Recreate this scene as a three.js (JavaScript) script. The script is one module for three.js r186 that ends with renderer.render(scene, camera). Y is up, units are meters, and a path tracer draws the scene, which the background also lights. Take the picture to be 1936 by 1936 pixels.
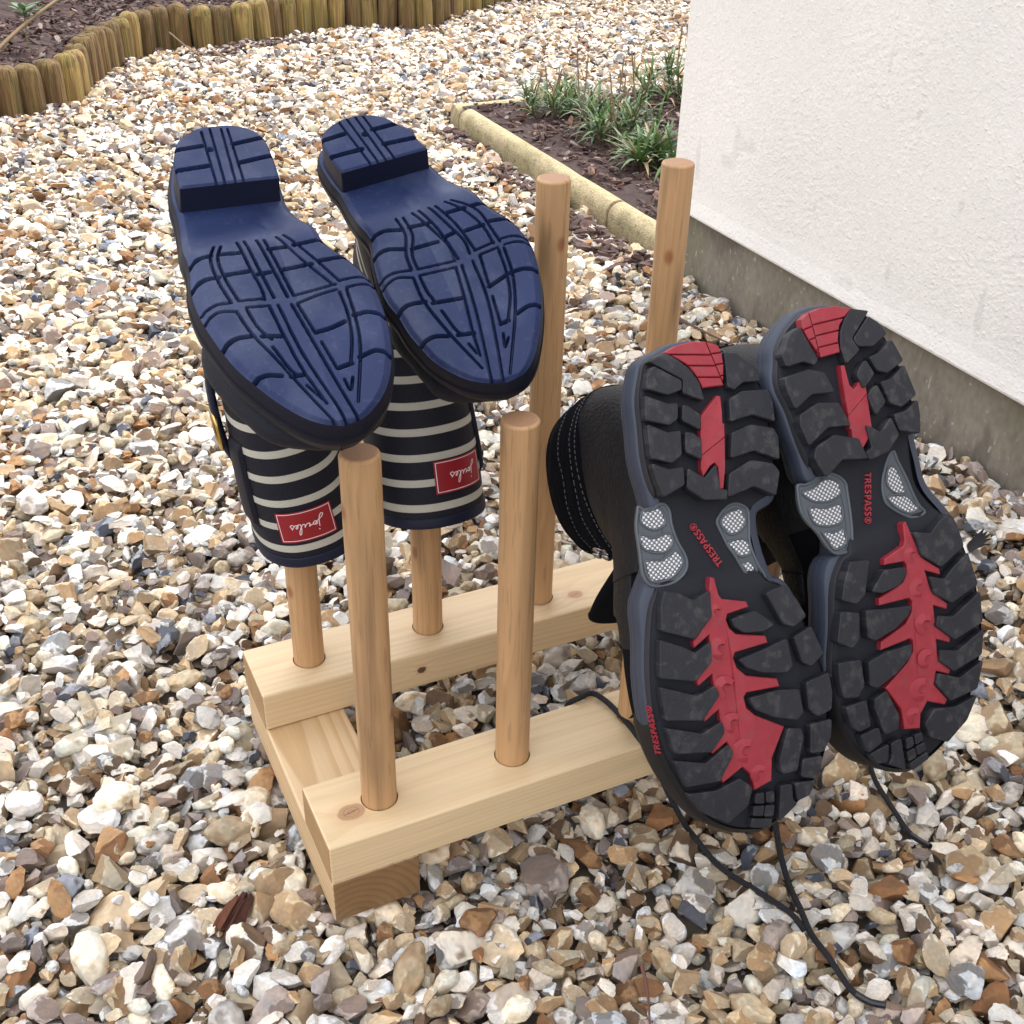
import * as THREE from 'three';
import { RoundedBoxGeometry } from 'three/addons/geometries/RoundedBoxGeometry.js';
import { TextGeometry } from 'three/addons/geometries/TextGeometry.js';
import { FontLoader } from 'three/addons/loaders/FontLoader.js';
import { mergeGeometries, mergeVertices, toCreasedNormals } from 'three/addons/utils/BufferGeometryUtils.js';
import { Brush, Evaluator, SUBTRACTION } from 'three-bvh-csg';

// ---------------------------------------------------------------- camera, sky, sun, exposure
const scene = new THREE.Scene();
const camera = new THREE.PerspectiveCamera(46.608, 1, 0.05, 200);
camera.position.set(-0.1463, 0.7710, 0.5994);
camera.up.set(0.21582, 0.84129, -0.49564);
camera.lookAt(-0.1463 + 0.36755, 0.7710 - 0.54026, 0.5994 - 0.75698);

const SUN_DIR = new THREE.Vector3(0.55, 0.76, -0.26).normalize();
const SKY_LEVEL = 0.92, SUN_LEVEL = 1.5, EXPOSURE = 2.3;
{ // bright, evenly clouded sky: brighter overhead, a broad soft glow round the veiled sun
  const W = 256, H = 128, d = new Float32Array(W * H * 4), v = new THREE.Vector3();
  for (let y = 0; y < H; y++) for (let x = 0; x < W; x++) {
    const el = ((y + 0.5) / H - 0.5) * Math.PI, az = ((x + 0.5) / W - 0.5) * 2 * Math.PI;
    v.set(Math.cos(el) * Math.cos(az), Math.sin(el), Math.cos(el) * Math.sin(az));
    const up = Math.max(0, v.y), glow = Math.pow(Math.max(0, v.dot(SUN_DIR)), 6);
    let L = SKY_LEVEL * (0.62 + 0.55 * up + 0.75 * glow);
    if (v.y < 0) L *= 0.55;
    const i = (y * W + x) * 4;
    d[i] = L * 0.985; d[i + 1] = L * 1.0; d[i + 2] = L * 1.075; d[i + 3] = 1;
  }
  const sky = new THREE.DataTexture(d, W, H, THREE.RGBAFormat, THREE.FloatType);
  sky.mapping = THREE.EquirectangularReflectionMapping; sky.magFilter = sky.minFilter = THREE.LinearFilter; sky.needsUpdate = true;
  scene.background = sky; scene.environment = sky;
}
const sun = new THREE.DirectionalLight(new THREE.Color(1.0, 0.965, 0.91), SUN_LEVEL);
sun.position.copy(SUN_DIR).multiplyScalar(8); sun.target.position.set(0.3, 0, -1);
sun.position.add(sun.target.position);
sun.castShadow = true; sun.shadow.radius = 55; sun.shadow.mapSize.set(2048, 2048);
Object.assign(sun.shadow.camera, { left: -5, right: 5, top: 5, bottom: -5, near: 0.5, far: 20 });
scene.add(sun, sun.target);

const renderer = new THREE.WebGLRenderer({ antialias: true });
renderer.setSize(1024, 1024);
renderer.toneMapping = THREE.LinearToneMapping;
renderer.toneMappingExposure = EXPOSURE;
renderer.shadowMap.enabled = true;
renderer.shadowMap.type = THREE.PCFSoftShadowMap;

// ---------------------------------------------------------------- helpers
const { sin, cos, abs, min, max, PI, sqrt, floor, pow, hypot, atan2, exp, sign } = Math;
const clamp = (x, a = 0, b = 1) => min(b, max(a, x));
const sstep = (a, b, x) => { const t = clamp((x - a) / (b - a)); return t * t * (3 - 2 * t); };
const lerp = (a, b, t) => a + (b - a) * t;
const V3 = (x, y, z) => new THREE.Vector3(x, y, z);
function rng(seed) { let a = seed >>> 0; return () => { a = (a + 0x6d2b79f5) | 0; let t = Math.imul(a ^ (a >>> 15), 1 | a); t = (t + Math.imul(t ^ (t >>> 7), 61 | t)) ^ t; return ((t ^ (t >>> 14)) >>> 0) / 4294967296; }; }
function hash3(x, y, z) { let h = (Math.imul(x, 374761393) + Math.imul(y, 668265263) + Math.imul(z, 2147483647 ^ 0x5bd1e995)) | 0; h = Math.imul(h ^ (h >>> 13), 1274126177); h ^= h >>> 16; return (h >>> 0) / 4294967296; }
function noise(x, y, z = 0) { // value noise, 0 to 1
  const X = floor(x), Y = floor(y), Z = floor(z), f = (t) => t * t * (3 - 2 * t), u = f(x - X), v = f(y - Y), w = f(z - Z);
  const l = (a, b, t) => a + (b - a) * t;
  return l(l(l(hash3(X, Y, Z), hash3(X + 1, Y, Z), u), l(hash3(X, Y + 1, Z), hash3(X + 1, Y + 1, Z), u), v),
    l(l(hash3(X, Y, Z + 1), hash3(X + 1, Y, Z + 1), u), l(hash3(X, Y + 1, Z + 1), hash3(X + 1, Y + 1, Z + 1), u), v), w);
}
const fbm = (x, y, z = 0, n = 4) => { let s = 0, a = 0.5, t = 0; for (let i = 0; i < n; i++) { s += a * noise(x, y, z); t += a; a *= 0.5; x = x * 2.03 + 11.3; y = y * 2.03 + 5.7; z = z * 2.03 + 3.1; } return s / t; };

const taken = {};
function numbered(name) { const n = taken[name] = (taken[name] ?? -1) + 1; return n ? name + '_' + String(n).padStart(3, '0') : name; }
function shade(o) { o.traverse((c) => { if (c.isMesh) { c.castShadow = true; c.receiveShadow = true; } }); return o; }
function tag(o, label, category, group) { o.userData.label = label; if (category) o.userData.category = category; if (group) o.userData.group = group; return o; }
function thing(name, label, category, pos = [0, 0, 0], group) { const o = new THREE.Group(); o.name = numbered(name); o.position.set(...pos); scene.add(o); return tag(o, label, category, group); }
function obj(name, g, m, parent, label) { const o = new THREE.Mesh(g, m); o.name = parent ? name : numbered(name); o.castShadow = o.receiveShadow = true; (parent ?? scene).add(o); if (label) o.userData.label = label; return o; }
function struct(name, g, m) { const o = obj(name, g, m); o.userData.kind = 'structure'; return o; }
const mat = (r, g, b, rough = 0.8, more = {}) => new THREE.MeshPhysicalMaterial({ color: new THREE.Color().setRGB(r, g, b), roughness: rough, ...more });
function tex(w, h, fn, srgb = false, wrap = THREE.RepeatWrapping) { // fn(u, v) -> [r,g,b] linear 0..1 (stored as sRGB when srgb) or a number
  const d = new Uint8Array(w * h * 4), enc = (x) => (x = clamp(x), srgb ? 255 * (x <= 0.0031308 ? 12.92 * x : 1.055 * pow(x, 1 / 2.4) - 0.055) : 255 * x);
  for (let y = 0; y < h; y++) for (let x = 0; x < w; x++) {
    let c = fn((x + 0.5) / w, (y + 0.5) / h); if (typeof c === 'number') c = [c, c, c];
    const i = (y * w + x) * 4; d[i] = enc(c[0]); d[i + 1] = enc(c[1]); d[i + 2] = enc(c[2]); d[i + 3] = 255;
  }
  const t = new THREE.DataTexture(d, w, h); t.magFilter = t.minFilter = THREE.LinearFilter; t.wrapS = t.wrapT = wrap; t.needsUpdate = true;
  if (srgb) t.colorSpace = THREE.SRGBColorSpace;
  return t;
}
function geom(pos, idx, uv, col) { const g = new THREE.BufferGeometry(); g.setAttribute('position', new THREE.Float32BufferAttribute(pos, 3)); if (uv) g.setAttribute('uv', new THREE.Float32BufferAttribute(uv, 2)); if (col) g.setAttribute('color', new THREE.Float32BufferAttribute(col, 3)); if (idx) g.setIndex(idx); g.computeVertexNormals(); return g; }
function mapPos(g, fn) { const p = g.attributes.position, v = V3(); for (let i = 0; i < p.count; i++) { v.fromBufferAttribute(p, i); fn(v); p.setXYZ(i, v.x, v.y, v.z); } g.computeVertexNormals(); return g; }
function tube(pts, r, seg, sides = 6, closed = false, taper) { // round rod along points
  const c = new THREE.CatmullRomCurve3(pts, closed), g = new THREE.TubeGeometry(c, seg, r, sides, closed);
  if (taper) { const p = g.attributes.position, q = V3(), v = V3(); for (let i = 0; i <= seg; i++) { c.getPointAt(i / seg, q); const k = taper(i / seg); for (let j = 0; j <= sides; j++) { const n = i * (sides + 1) + j; v.fromBufferAttribute(p, n).sub(q).multiplyScalar(k).add(q); p.setXYZ(n, v.x, v.y, v.z); } } g.computeVertexNormals(); }
  return g;
}
const pairs = (a, sx = 1) => { const o = []; for (let i = 0; i < a.length; i += 2) o.push([a[i] * 1e-4 * sx, a[i + 1] * 1e-4]); return o; };
// outlines in tenths of a millimetre, x across the sole and y towards the heel
const SOLE = {
 L: { heel: [-463,-580,-458,-395,-427,-219,-362,-66,-247,24,-130,50,8,38,122,-21,181,-128,191,-344,181,-576], fore: [-563,-1320,-595,-1526,-587,-1742,-558,-1887,-519,-2029,-468,-2170,-406,-2283,-317,-2424,-190,-2573,-89,-2641,10,-2674,113,-2655,219,-2586,335,-2454,423,-2260,474,-2048,490,-1891,494,-1687,459,-1536,398,-1402,295,-1220],
  thin: {
   t0: [-375,-1145,-424,-1280,-422,-1468,-387,-1667],
   t1: [-334,-1153,-381,-1288,-376,-1459,-342,-1659],
   t2: [-374,-1742,-328,-1934,-244,-2137,-143,-2399,-34,-2657],
   t3: [-311,-1737,-281,-1893,-227,-1998],
   t4: [-236,-2055,-159,-2277,-109,-2295],
   t5: [-118,-2373,-58,-2487],
   t6: [-231,-1133,-214,-1359,-186,-1608,-191,-1680],
   t7: [-176,-1746,-153,-1971,-114,-2246,-43,-2519],
   t8: [-185,-1131,-161,-1407,-133,-1673],
   t9: [-124,-1739,-78,-2155,15,-2573,28,-2674],
   t10: [-110,-1145,-90,-1325,-52,-1681],
   t11: [-44,-1746,10,-2107,50,-2361,101,-2652],
   t12: [-66,-1153,-45,-1353,-14,-1679],
   t13: [-8,-1753,33,-2001],
   t14: [51,-2073,84,-2288],
   t15: [16,-1139,117,-1384,236,-1617],
   t16: [65,-1128,170,-1335,291,-1609],
   t17: [266,-1698,264,-1881,235,-2068,169,-2273],
   t18: [314,-1689,302,-1907,269,-2127,135,-2545],
   t19: [103,-2372,116,-2455,154,-2367],
   t20: [-577,-1727,-473,-1668,-387,-1667],
   t21: [-342,-1659,-189,-1671],
   t22: [-14,-1679,135,-1653,259,-1631],
   t23: [306,-1602,414,-1599,498,-1630],
   t24: [-574,-1797,-475,-1730,-374,-1742],
   t25: [-307,-1720,-173,-1734],
   t26: [-5,-1745,135,-1700,252,-1677],
   t27: [319,-1671,408,-1661,494,-1687],
   t28: [-205,-7,-233,-630],
   t29: [-143,20,-179,-628],
   t30: [-69,9,-110,-619],
   t31: [-28,2,-56,-617] },
  thick: {
   k0: [-571,-1324,-482,-1260,-416,-1247],
   k1: [-365,-1244,-246,-1253],
   k2: [-59,-1253,46,-1253],
   k3: [101,-1244,302,-1217],
   k4: [-602,-1530,-499,-1453,-410,-1443],
   k5: [-370,-1432,-217,-1424],
   k6: [-175,-1461,-103,-1456],
   k7: [-31,-1451,163,-1431],
   k8: [215,-1412,412,-1401],
   k9: [-529,-2024,-430,-1956,-326,-1952],
   k10: [-274,-1963,-157,-1987],
   k11: [41,-1994,134,-1978,227,-1944],
   k12: [296,-1905,390,-1897,486,-1947],
   k13: [-420,-2289,-323,-2258,-243,-2275],
   k14: [-188,-2294,-109,-2295],
   k15: [90,-2286,177,-2267],
   k16: [238,-2230,349,-2202,434,-2257],
   k17: [-427,-189,-240,-168],
   k18: [-28,-179,179,-135],
   k19: [-471,-408,-240,-387],
   k20: [-35,-387,199,-340] } },
 R: { heel: [-359,-470,-391,-325,-405,-139,-366,-39,-248,33,-130,53,6,24,112,-48,169,-141,248,-242,258,-350,293,-465], fore: [-360,-1136,-402,-1308,-431,-1537,-426,-1690,-395,-1813,-375,-1966,-338,-2100,-294,-2224,-200,-2362,-115,-2443,5,-2507,110,-2534,219,-2515,325,-2434,437,-2266,533,-2067,617,-1817,662,-1560,643,-1413,610,-1299,500,-1099],
  thin: {
   t0: [-138,-1018,-126,-1184,-180,-1362,-189,-1495],
   t1: [-87,-1027,-79,-1202,-140,-1377,-146,-1501],
   t2: [-199,-1568,-199,-1757,-124,-2077,-17,-2395],
   t3: [-154,-1566,-150,-1701,-127,-1803],
   t4: [-112,-1883,-53,-2103,27,-2124],
   t5: [-34,-2190,-9,-2277],
   t6: [-14,-1007,68,-1217,125,-1398,117,-1523],
   t7: [102,-1585,73,-1803,24,-2114,4,-2300],
   t8: [37,-1002,102,-1209,143,-1513],
   t9: [148,-1573,108,-1928,48,-2281,6,-2504],
   t10: [112,-999,189,-1222,238,-1381,233,-1498],
   t11: [230,-1565,217,-1857,153,-2197,81,-2515],
   t12: [161,-1003,237,-1220,279,-1476],
   t13: [293,-1540,259,-1807],
   t14: [250,-1888,219,-2124],
   t15: [238,-984,345,-1138,406,-1304,420,-1469],
   t16: [284,-985,420,-1145,454,-1342,467,-1467],
   t17: [433,-1534,413,-1722,368,-1914,280,-2101],
   t18: [474,-1529,447,-1754,369,-2007,140,-2494],
   t19: [210,-2192,184,-2296,230,-2234],
   t20: [222,-2116,279,-2110],
   t21: [-428,-1520,-325,-1478,-189,-1495],
   t22: [-140,-1503,117,-1523],
   t23: [276,-1484,423,-1460],
   t24: [474,-1450,565,-1454,666,-1512],
   t25: [-425,-1578,-311,-1525,-203,-1557],
   t26: [-151,-1557,105,-1576],
   t27: [296,-1531,433,-1514],
   t28: [490,-1506,573,-1511,662,-1560],
   t29: [-226,29,-130,-536],
   t30: [-160,34,-75,-535],
   t31: [-96,33,-16,-531],
   t32: [-41,28,46,-526] },
  thick: {
   k0: [-368,-1137,-258,-1104,-139,-1133],
   k1: [-78,-1132,57,-1142],
   k2: [212,-1098,344,-1097],
   k3: [392,-1094,507,-1100],
   k4: [-410,-1310,-299,-1268,-175,-1304],
   k5: [-121,-1321,60,-1324],
   k6: [130,-1300,197,-1285],
   k7: [278,-1296,412,-1289],
   k8: [472,-1274,626,-1299],
   k9: [-410,-1815,-305,-1764,-192,-1778],
   k10: [-143,-1806,54,-1834],
   k11: [259,-1807,390,-1761],
   k12: [433,-1749,526,-1745,627,-1792],
   k13: [-350,-2099,-235,-2062,-136,-2090],
   k14: [-75,-2104,27,-2124],
   k15: [222,-2116,279,-2110],
   k16: [357,-2075,451,-2046,541,-2067],
   k17: [-414,-120,-221,-107],
   k18: [-16,-140,178,-140],
   k19: [-408,-303,-157,-304],
   k20: [15,-313,249,-330] } },
};
const TREAD = {
 heelback: [-268,-36,-170,3,-49,18,49,8,116,-21,131,-71,120,-157,83,-287,-59,-289,-80,-209,-131,-123,-193,-78],
 arrow: [32,-355,52,-361,40,-460,26,-534,38,-543,-13,-831,-45,-954,-67,-950,-54,-819,-76,-779,-112,-797,-171,-857,-176,-812,-121,-496,-98,-468],
 spine: [-211,-1508,-190,-1517,-175,-1626,-154,-1657,16,-1699,25,-1729,-130,-1751,-146,-1788,-131,-1846,-87,-1893,124,-1937,132,-1978,-107,-2003,-127,-2039,-106,-2110,-43,-2172,176,-2227,189,-2275,-53,-2273,-77,-2303,-62,-2381,-3,-2438,202,-2550,159,-2631,102,-2738,94,-2891,-28,-2928,-44,-2827,-112,-2755,-255,-2832,-277,-2804,-181,-2659,-215,-2566,-320,-2627,-337,-2595,-241,-2480,-255,-2346,-360,-2407,-373,-2371,-268,-2253,-278,-2110,-382,-2171,-393,-2141,-281,-2014,-268,-1859,-384,-1926,-386,-1890,-264,-1770,-246,-1683],
 outl: [-272,-36,-391,-84,-445,-183,-497,-330,-514,-494,-531,-699,-517,-847,-481,-975,-450,-1096,-442,-1314,-540,-1506,-612,-1628,-653,-1776,-698,-2101,-684,-2382,-623,-2620,-496,-2877,-351,-3061,-162,-3174,33,-3220,132,-3190,298,-3090,426,-2970,539,-2726,574,-2435,556,-2250,490,-2047,397,-1744,298,-1621,223,-1589,148,-1320,164,-1137,325,-1050,383,-823,401,-565,423,-420,409,-341,371,-259,328,-168,234,-80,125,-18,49,10,-48,20,-170,3],
 frameL: [-604,-1001,-540,-1035,-436,-999,-398,-1039,-385,-1195,-320,-1367,-331,-1442,-431,-1511,-569,-1513,-622,-1469,-634,-1252,-633,-1109],
 frameR: [-67,-1163,-23,-1104,72,-1061,162,-1109,160,-1210,149,-1338,187,-1473,226,-1581,138,-1592,40,-1416,-18,-1316],
 cells: {
  c0: [-582,-1029,-456,-1027,-435,-1131,-519,-1163,-599,-1104],
  c1: [-623,-1173,-535,-1208,-415,-1195,-400,-1262,-472,-1314,-603,-1271],
  c2: [-605,-1350,-487,-1353,-381,-1308,-346,-1382,-436,-1481,-585,-1483],
  c3: [-41,-1170,12,-1114,114,-1099,136,-1189,97,-1243,11,-1261],
  c4: [-8,-1308,89,-1294,131,-1321,140,-1402,62,-1410],
  c5: [71,-1457,133,-1447,177,-1574,141,-1578] },
 lugs: {
  l0: [-387,-84,-269,-40,-190,-98,-126,-166,-82,-263,-77,-375,-210,-313,-184,-227,-363,-102],
  l1: [-428,-177,-372,-120,-202,-233,-216,-289,-320,-314,-456,-259],
  l2: [-476,-310,-335,-377,-266,-380,-288,-476,-353,-510,-507,-461],
  l3: [-229,-395,-195,-406,-127,-466,-144,-562,-255,-490],
  l4: [-502,-495,-375,-560,-286,-558,-308,-709,-384,-752,-520,-704],
  l5: [-248,-570,-201,-582,-156,-621,-174,-753,-272,-690],
  l6: [-519,-744,-412,-793,-310,-790,-321,-899,-471,-958,-505,-848],
  l7: [-276,-801,-193,-862,-166,-873,-79,-801,-77,-957,-25,-971,-37,-1025,-195,-1010,-304,-923],
  l8: [158,-65,240,-88,359,-210,355,-285,228,-281,157,-325,118,-298],
  l9: [107,-390,211,-345,398,-352,414,-420,398,-561,250,-500,83,-529],
  l10: [78,-608,225,-570,379,-609,401,-665,381,-811,208,-735,39,-766],
  l11: [8,-871,179,-800,333,-840,367,-897,318,-1042,168,-964,-23,-1012],
  l12: [-552,-1549,-464,-1572,-363,-1637,-244,-1588,-255,-1749,-390,-1873,-604,-1789,-588,-1632],
  l13: [-624,-1847,-475,-1915,-395,-1967,-283,-1912,-292,-2034,-415,-2138,-653,-2080],
  l14: [-660,-2140,-508,-2200,-407,-2240,-284,-2194,-259,-2255,-390,-2396,-638,-2351],
  l15: [-637,-2407,-398,-2486,-256,-2432,-243,-2503,-344,-2611,-595,-2574],
  l16: [-599,-2625,-386,-2683,-217,-2589,-189,-2652,-292,-2813,-524,-2807],
  l17: [-514,-2861,-320,-2878,-147,-2830,-60,-2907,-95,-3019,-238,-3109,-413,-3006],
  l18: [-111,-1793,58,-1762,185,-1867,104,-1900,-35,-1886,-99,-1840],
  l19: [156,-1663,297,-1632,372,-1740,422,-1851,323,-1905,249,-1871],
  l20: [-88,-2057,102,-2019,262,-1976,288,-2153,238,-2191,60,-2161,-49,-2109],
  l21: [321,-1974,452,-1925,523,-2110,423,-2181,361,-2142],
  l22: [-38,-2316,176,-2301,318,-2320,339,-2476,290,-2514,124,-2466,-12,-2390],
  l23: [380,-2284,549,-2249,565,-2386,551,-2490,449,-2519,386,-2461],
  l24: [222,-2562,319,-2584,329,-2639,275,-2855,169,-2858,149,-2770],
  l25: [393,-2568,547,-2561,537,-2678,477,-2762,384,-2756],
  l26: [323,-2792,469,-2797,447,-2889,419,-2938,307,-2903],
  l27: [259,-2942,412,-2955,365,-3043,278,-3061],
  l28: [154,-2939,233,-2943,238,-3053,271,-3084,191,-3141,138,-3179],
  l29: [-29,-2961,29,-2961,28,-3033,-37,-3020],
  l30: [-44,-3042,28,-3051,20,-3117,-51,-3101],
  l31: [49,-2965,101,-2964,106,-3038,48,-3031],
  l32: [41,-3054,106,-3062,99,-3133,33,-3125],
  l33: [-58,-3124,86,-3155,73,-3214,-71,-3176] },
};
// ---------------------------------------------------------------- ground
const soilTex = tex(512, 512, (u, v) => { const n = fbm(u * 40, v * 40, 1, 4), m = fbm(u * 160, v * 160, 2, 2); const k = 0.5 + 0.9 * n * m; return [0.25 * k, 0.205 * k, 0.155 * k]; }, true);
soilTex.repeat.set(60, 60);
const groundMat = new THREE.MeshStandardMaterial({ map: soilTex, roughness: 1 });
{ const g = new THREE.PlaneGeometry(60, 60, 1, 1); g.rotateX(-PI / 2); g.translate(0, -0.034, 0); struct('ground', g, groundMat); }

// ---------------------------------------------------------------- house wall: coarse cream render over a recessed grey plinth
const WX = 0.985, WZ = -1.12, WEND = 5.5, WTOP = 4.6;
const grit = (u, v, s) => fbm(u * s, v * s, 0, 3);
const wallBump = tex(2048, 2048, (u, v) => {
  // 1.3 m tile: fine float grains, ridges dragged by the trowel, broad unevenness; wraps by cross-fading
  const X = u * 1.3, Y = v * 1.3, w = fbm(X * 14, Y * 14, 5, 3);
  const g1 = fbm(X * 520 + 9 * w, Y * 520, 1, 2), g2 = fbm(X * 190, Y * 230, 7, 3), drag = fbm((X + Y * 0.45) * 42, (Y - X * 0.45) * 160, 3, 3);
  const pit = pow(noise(X * 260, Y * 260, 9), 7), bare = sstep(0.45, 0.62, fbm(X * 9, Y * 9, 21, 3));
  return clamp(0.42 + 0.22 * (g1 - 0.5) + (0.16 + 0.22 * bare) * (g2 - 0.5) + 0.30 * bare * (drag - 0.5) + 0.35 * (w - 0.5) + 0.30 * pit);
});
const wallCol = tex(1024, 1024, (u, v) => { const n = fbm(u * 9, v * 9, 2, 4), s = fbm(u * 260, v * 260, 4, 2), st = sstep(0.93, 0.96, noise(u * 38, v * 30, 8)) * 0.10; const k = 0.93 + 0.10 * (n - 0.5) + 0.10 * (s - 0.5) - st; return [0.80 * k, 0.768 * k, 0.715 * k]; }, true);
const plinthCol = tex(1024, 256, (u, v) => { // 2 m by 0.16 m: grey cement with green algae in blotches
  const n = fbm(u * 30, v * 3, 1, 4), f = fbm(u * 400, v * 40, 3, 2), a = sstep(0.50, 0.72, fbm(u * 16, v * 2.2, 6, 4)), d = sstep(0.55, 0.75, fbm(u * 55, v * 4, 9, 3));
  const k = 0.85 + 0.4 * (n - 0.5) + 0.35 * (f - 0.5), s = pow(noise(u * 700, v * 56, 4), 26) * 0.4;
  const c = [0.225 * k, 0.195 * k, 0.150 * k], gr = [0.105 * k, 0.115 * k, 0.045 * k];
  return [0, 1, 2].map((i) => lerp(c[i], gr[i], 0.34 * a) * (1 - 0.3 * d) + s);
}, true);
const plinthBump = tex(1024, 256, (u, v) => clamp(0.5 + 0.5 * (fbm(u * 260, v * 26, 2, 3) - 0.5) + 0.3 * (fbm(u * 24, v * 3, 5, 2) - 0.5)));
const renderMat = new THREE.MeshStandardMaterial({ map: wallCol, bumpMap: wallBump, bumpScale: 0.0022, roughness: 0.95 });
const plinthMat = new THREE.MeshStandardMaterial({ map: plinthCol, bumpMap: plinthBump, bumpScale: 0.0025, roughness: 0.95 });
const uvBox = (g, su, sv) => { // uv in metres over the face's own plane
  const p = g.attributes.position, n = g.attributes.normal, uv = new Float32Array(p.count * 2);
  for (let i = 0; i < p.count; i++) { const ax = abs(n.getX(i)), ay = abs(n.getY(i)); const [a, b] = ax > 0.5 ? [p.getZ(i), p.getY(i)] : ay > 0.5 ? [p.getX(i), p.getZ(i)] : [p.getX(i), p.getY(i)]; uv[2 * i] = a / su; uv[2 * i + 1] = b / sv; }
  g.setAttribute('uv', new THREE.BufferAttribute(uv, 2)); return g;
};
{
  const house = thing('house_wall', 'pale cream rough rendered house wall above a grey mossy plinth', 'wall', [WX, 0, WZ]);
  const len = WEND - WZ, bot = 0.108;
  // render: a profile drawn along the wall, its lower edge belled out to a drip
  const prof = [[0.35, WTOP], [0, WTOP], [0, bot + 0.05], [-0.0012, bot + 0.028], [-0.0042, bot + 0.010], [-0.0052, bot + 0.003], [-0.0038, bot - 0.0005], [-0.001, bot - 0.001], [0.02, bot + 0.001], [0.35, bot + 0.001]];
  const pos = [], idx = [], uv = [];
  let along = 0;
  for (let i = 0; i < prof.length; i++) { if (i) along = prof[i][1]; for (const z of [0, len]) { pos.push(prof[i][0], prof[i][1], z); uv.push(z / 1.3, (prof[i][1] + prof[i][0]) / 1.3); } }
  for (let i = 0; i < prof.length - 1; i++) { const a = 2 * i; idx.push(a, a + 2, a + 1, a + 1, a + 2, a + 3); }
  const side = geom(pos, idx, uv).toNonIndexed(); side.computeVertexNormals();
  const sh = new THREE.Shape(prof.map(([x, y]) => new THREE.Vector2(x, y)));
  const end = new THREE.ShapeGeometry(sh); { const p = end.attributes.position, u = end.attributes.uv; for (let i = 0; i < p.count; i++) u.setXY(i, p.getX(i) / 1.3, p.getY(i) / 1.3); }
  const e1 = end.toNonIndexed(); const e2 = e1.clone().translate(0, 0, len);
  obj('render', mergeGeometries([side, e1, e2]), renderMat, house);
  const pg = uvBox(new THREE.BoxGeometry(0.33, 0.4, len - 0.024), 2, 0.4); pg.translate(0.012 + 0.165, bot - 0.2, len / 2);
  obj('plinth', pg, plinthMat, house, 'grey cement plinth with green algae');
  const bead = new THREE.BoxGeometry(0.011, 0.003, len - 0.004); bead.translate(0.0065, bot - 0.0025, len / 2);
  obj('drip_bead', bead, mat(0.24, 0.19, 0.12, 0.7), house);
}

// ---------------------------------------------------------------- round-topped concrete edging of the small bed by the house
const edgeCol = tex(512, 256, (u, v) => { const n = fbm(u * 20, v * 8, 1, 4), f = fbm(u * 260, v * 130, 3, 2), a = sstep(0.45, 0.75, fbm(u * 9, v * 5, 6, 3)), pit = sstep(0.80, 0.9, noise(u * 200, v * 100, 5)); const pit2 = sstep(0.60, 0.72, fbm(u * 70, v * 35, 11, 3)), k = (0.86 + 0.45 * (n - 0.5) + 0.6 * (f - 0.5)) * (1 - 0.35 * pit); return [lerp(0.46, 0.37, a) * k * (1 - 0.22 * pit2), lerp(0.375, 0.31, a) * k * (1 - 0.22 * pit2), lerp(0.215, 0.165, a) * k * (1 - 0.22 * pit2)]; }, true);
const edgeBump = tex(512, 256, (u, v) => clamp(0.6 + 0.7 * (fbm(u * 240, v * 120, 2, 3) - 0.5) - 0.4 * sstep(0.78, 0.9, noise(u * 200, v * 100, 5))));
const edgeMat = new THREE.MeshStandardMaterial({ map: edgeCol, bumpMap: edgeBump, bumpScale: 0.002, roughness: 0.95 });
function edging(name, label, x, z, len, turn, top) { // a unit starting at (x, z) and running along +z turned by turn
  const w = 0.0250, s = new THREE.Shape(); s.moveTo(-w, -0.12); s.lineTo(-w, -0.001); s.absarc(0, -0.006, w - 0.001, PI, 0, true); s.lineTo(w, -0.12); s.closePath();
  const g = new THREE.ExtrudeGeometry(s, { depth: len - 0.004, bevelEnabled: true, bevelSize: 0.002, bevelThickness: 0.002, bevelSegments: 2, curveSegments: 12, steps: 12 });
  const p = g.attributes.position; for (let i = 0; i < p.count; i++) { const n = fbm(p.getX(i) * 60, p.getY(i) * 60, p.getZ(i) * 14, 2) - 0.5; p.setX(i, p.getX(i) + n * 0.002); p.setY(i, p.getY(i) + n * 0.0025); }
  const u = g.attributes.uv; for (let i = 0; i < p.count; i++) u.setXY(i, p.getZ(i) / 0.5, (p.getX(i) * 1.3 + p.getY(i)) / 0.25);
  g.computeVertexNormals();
  const o = obj(name, g, edgeMat); o.position.set(x, top - 0.0205, z); o.rotation.y = turn; return tag(o, label, 'edging');
}
edging('edging_stone', 'long round-topped buff concrete edging stone between the gravel and the small planted bed', 1.036, -2.125, 0.745, -0.006, 0.030);
edging('edging_stone', 'short buff edging stone that runs from the joint up to the house wall', 1.032, -1.372, 0.25, 0.006, 0.029);
edging('edging_stone', 'far edging stone turned along the back of the small bed, half behind the plants', 1.030, -2.200, 0.37, PI / 2, 0.024);

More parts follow.
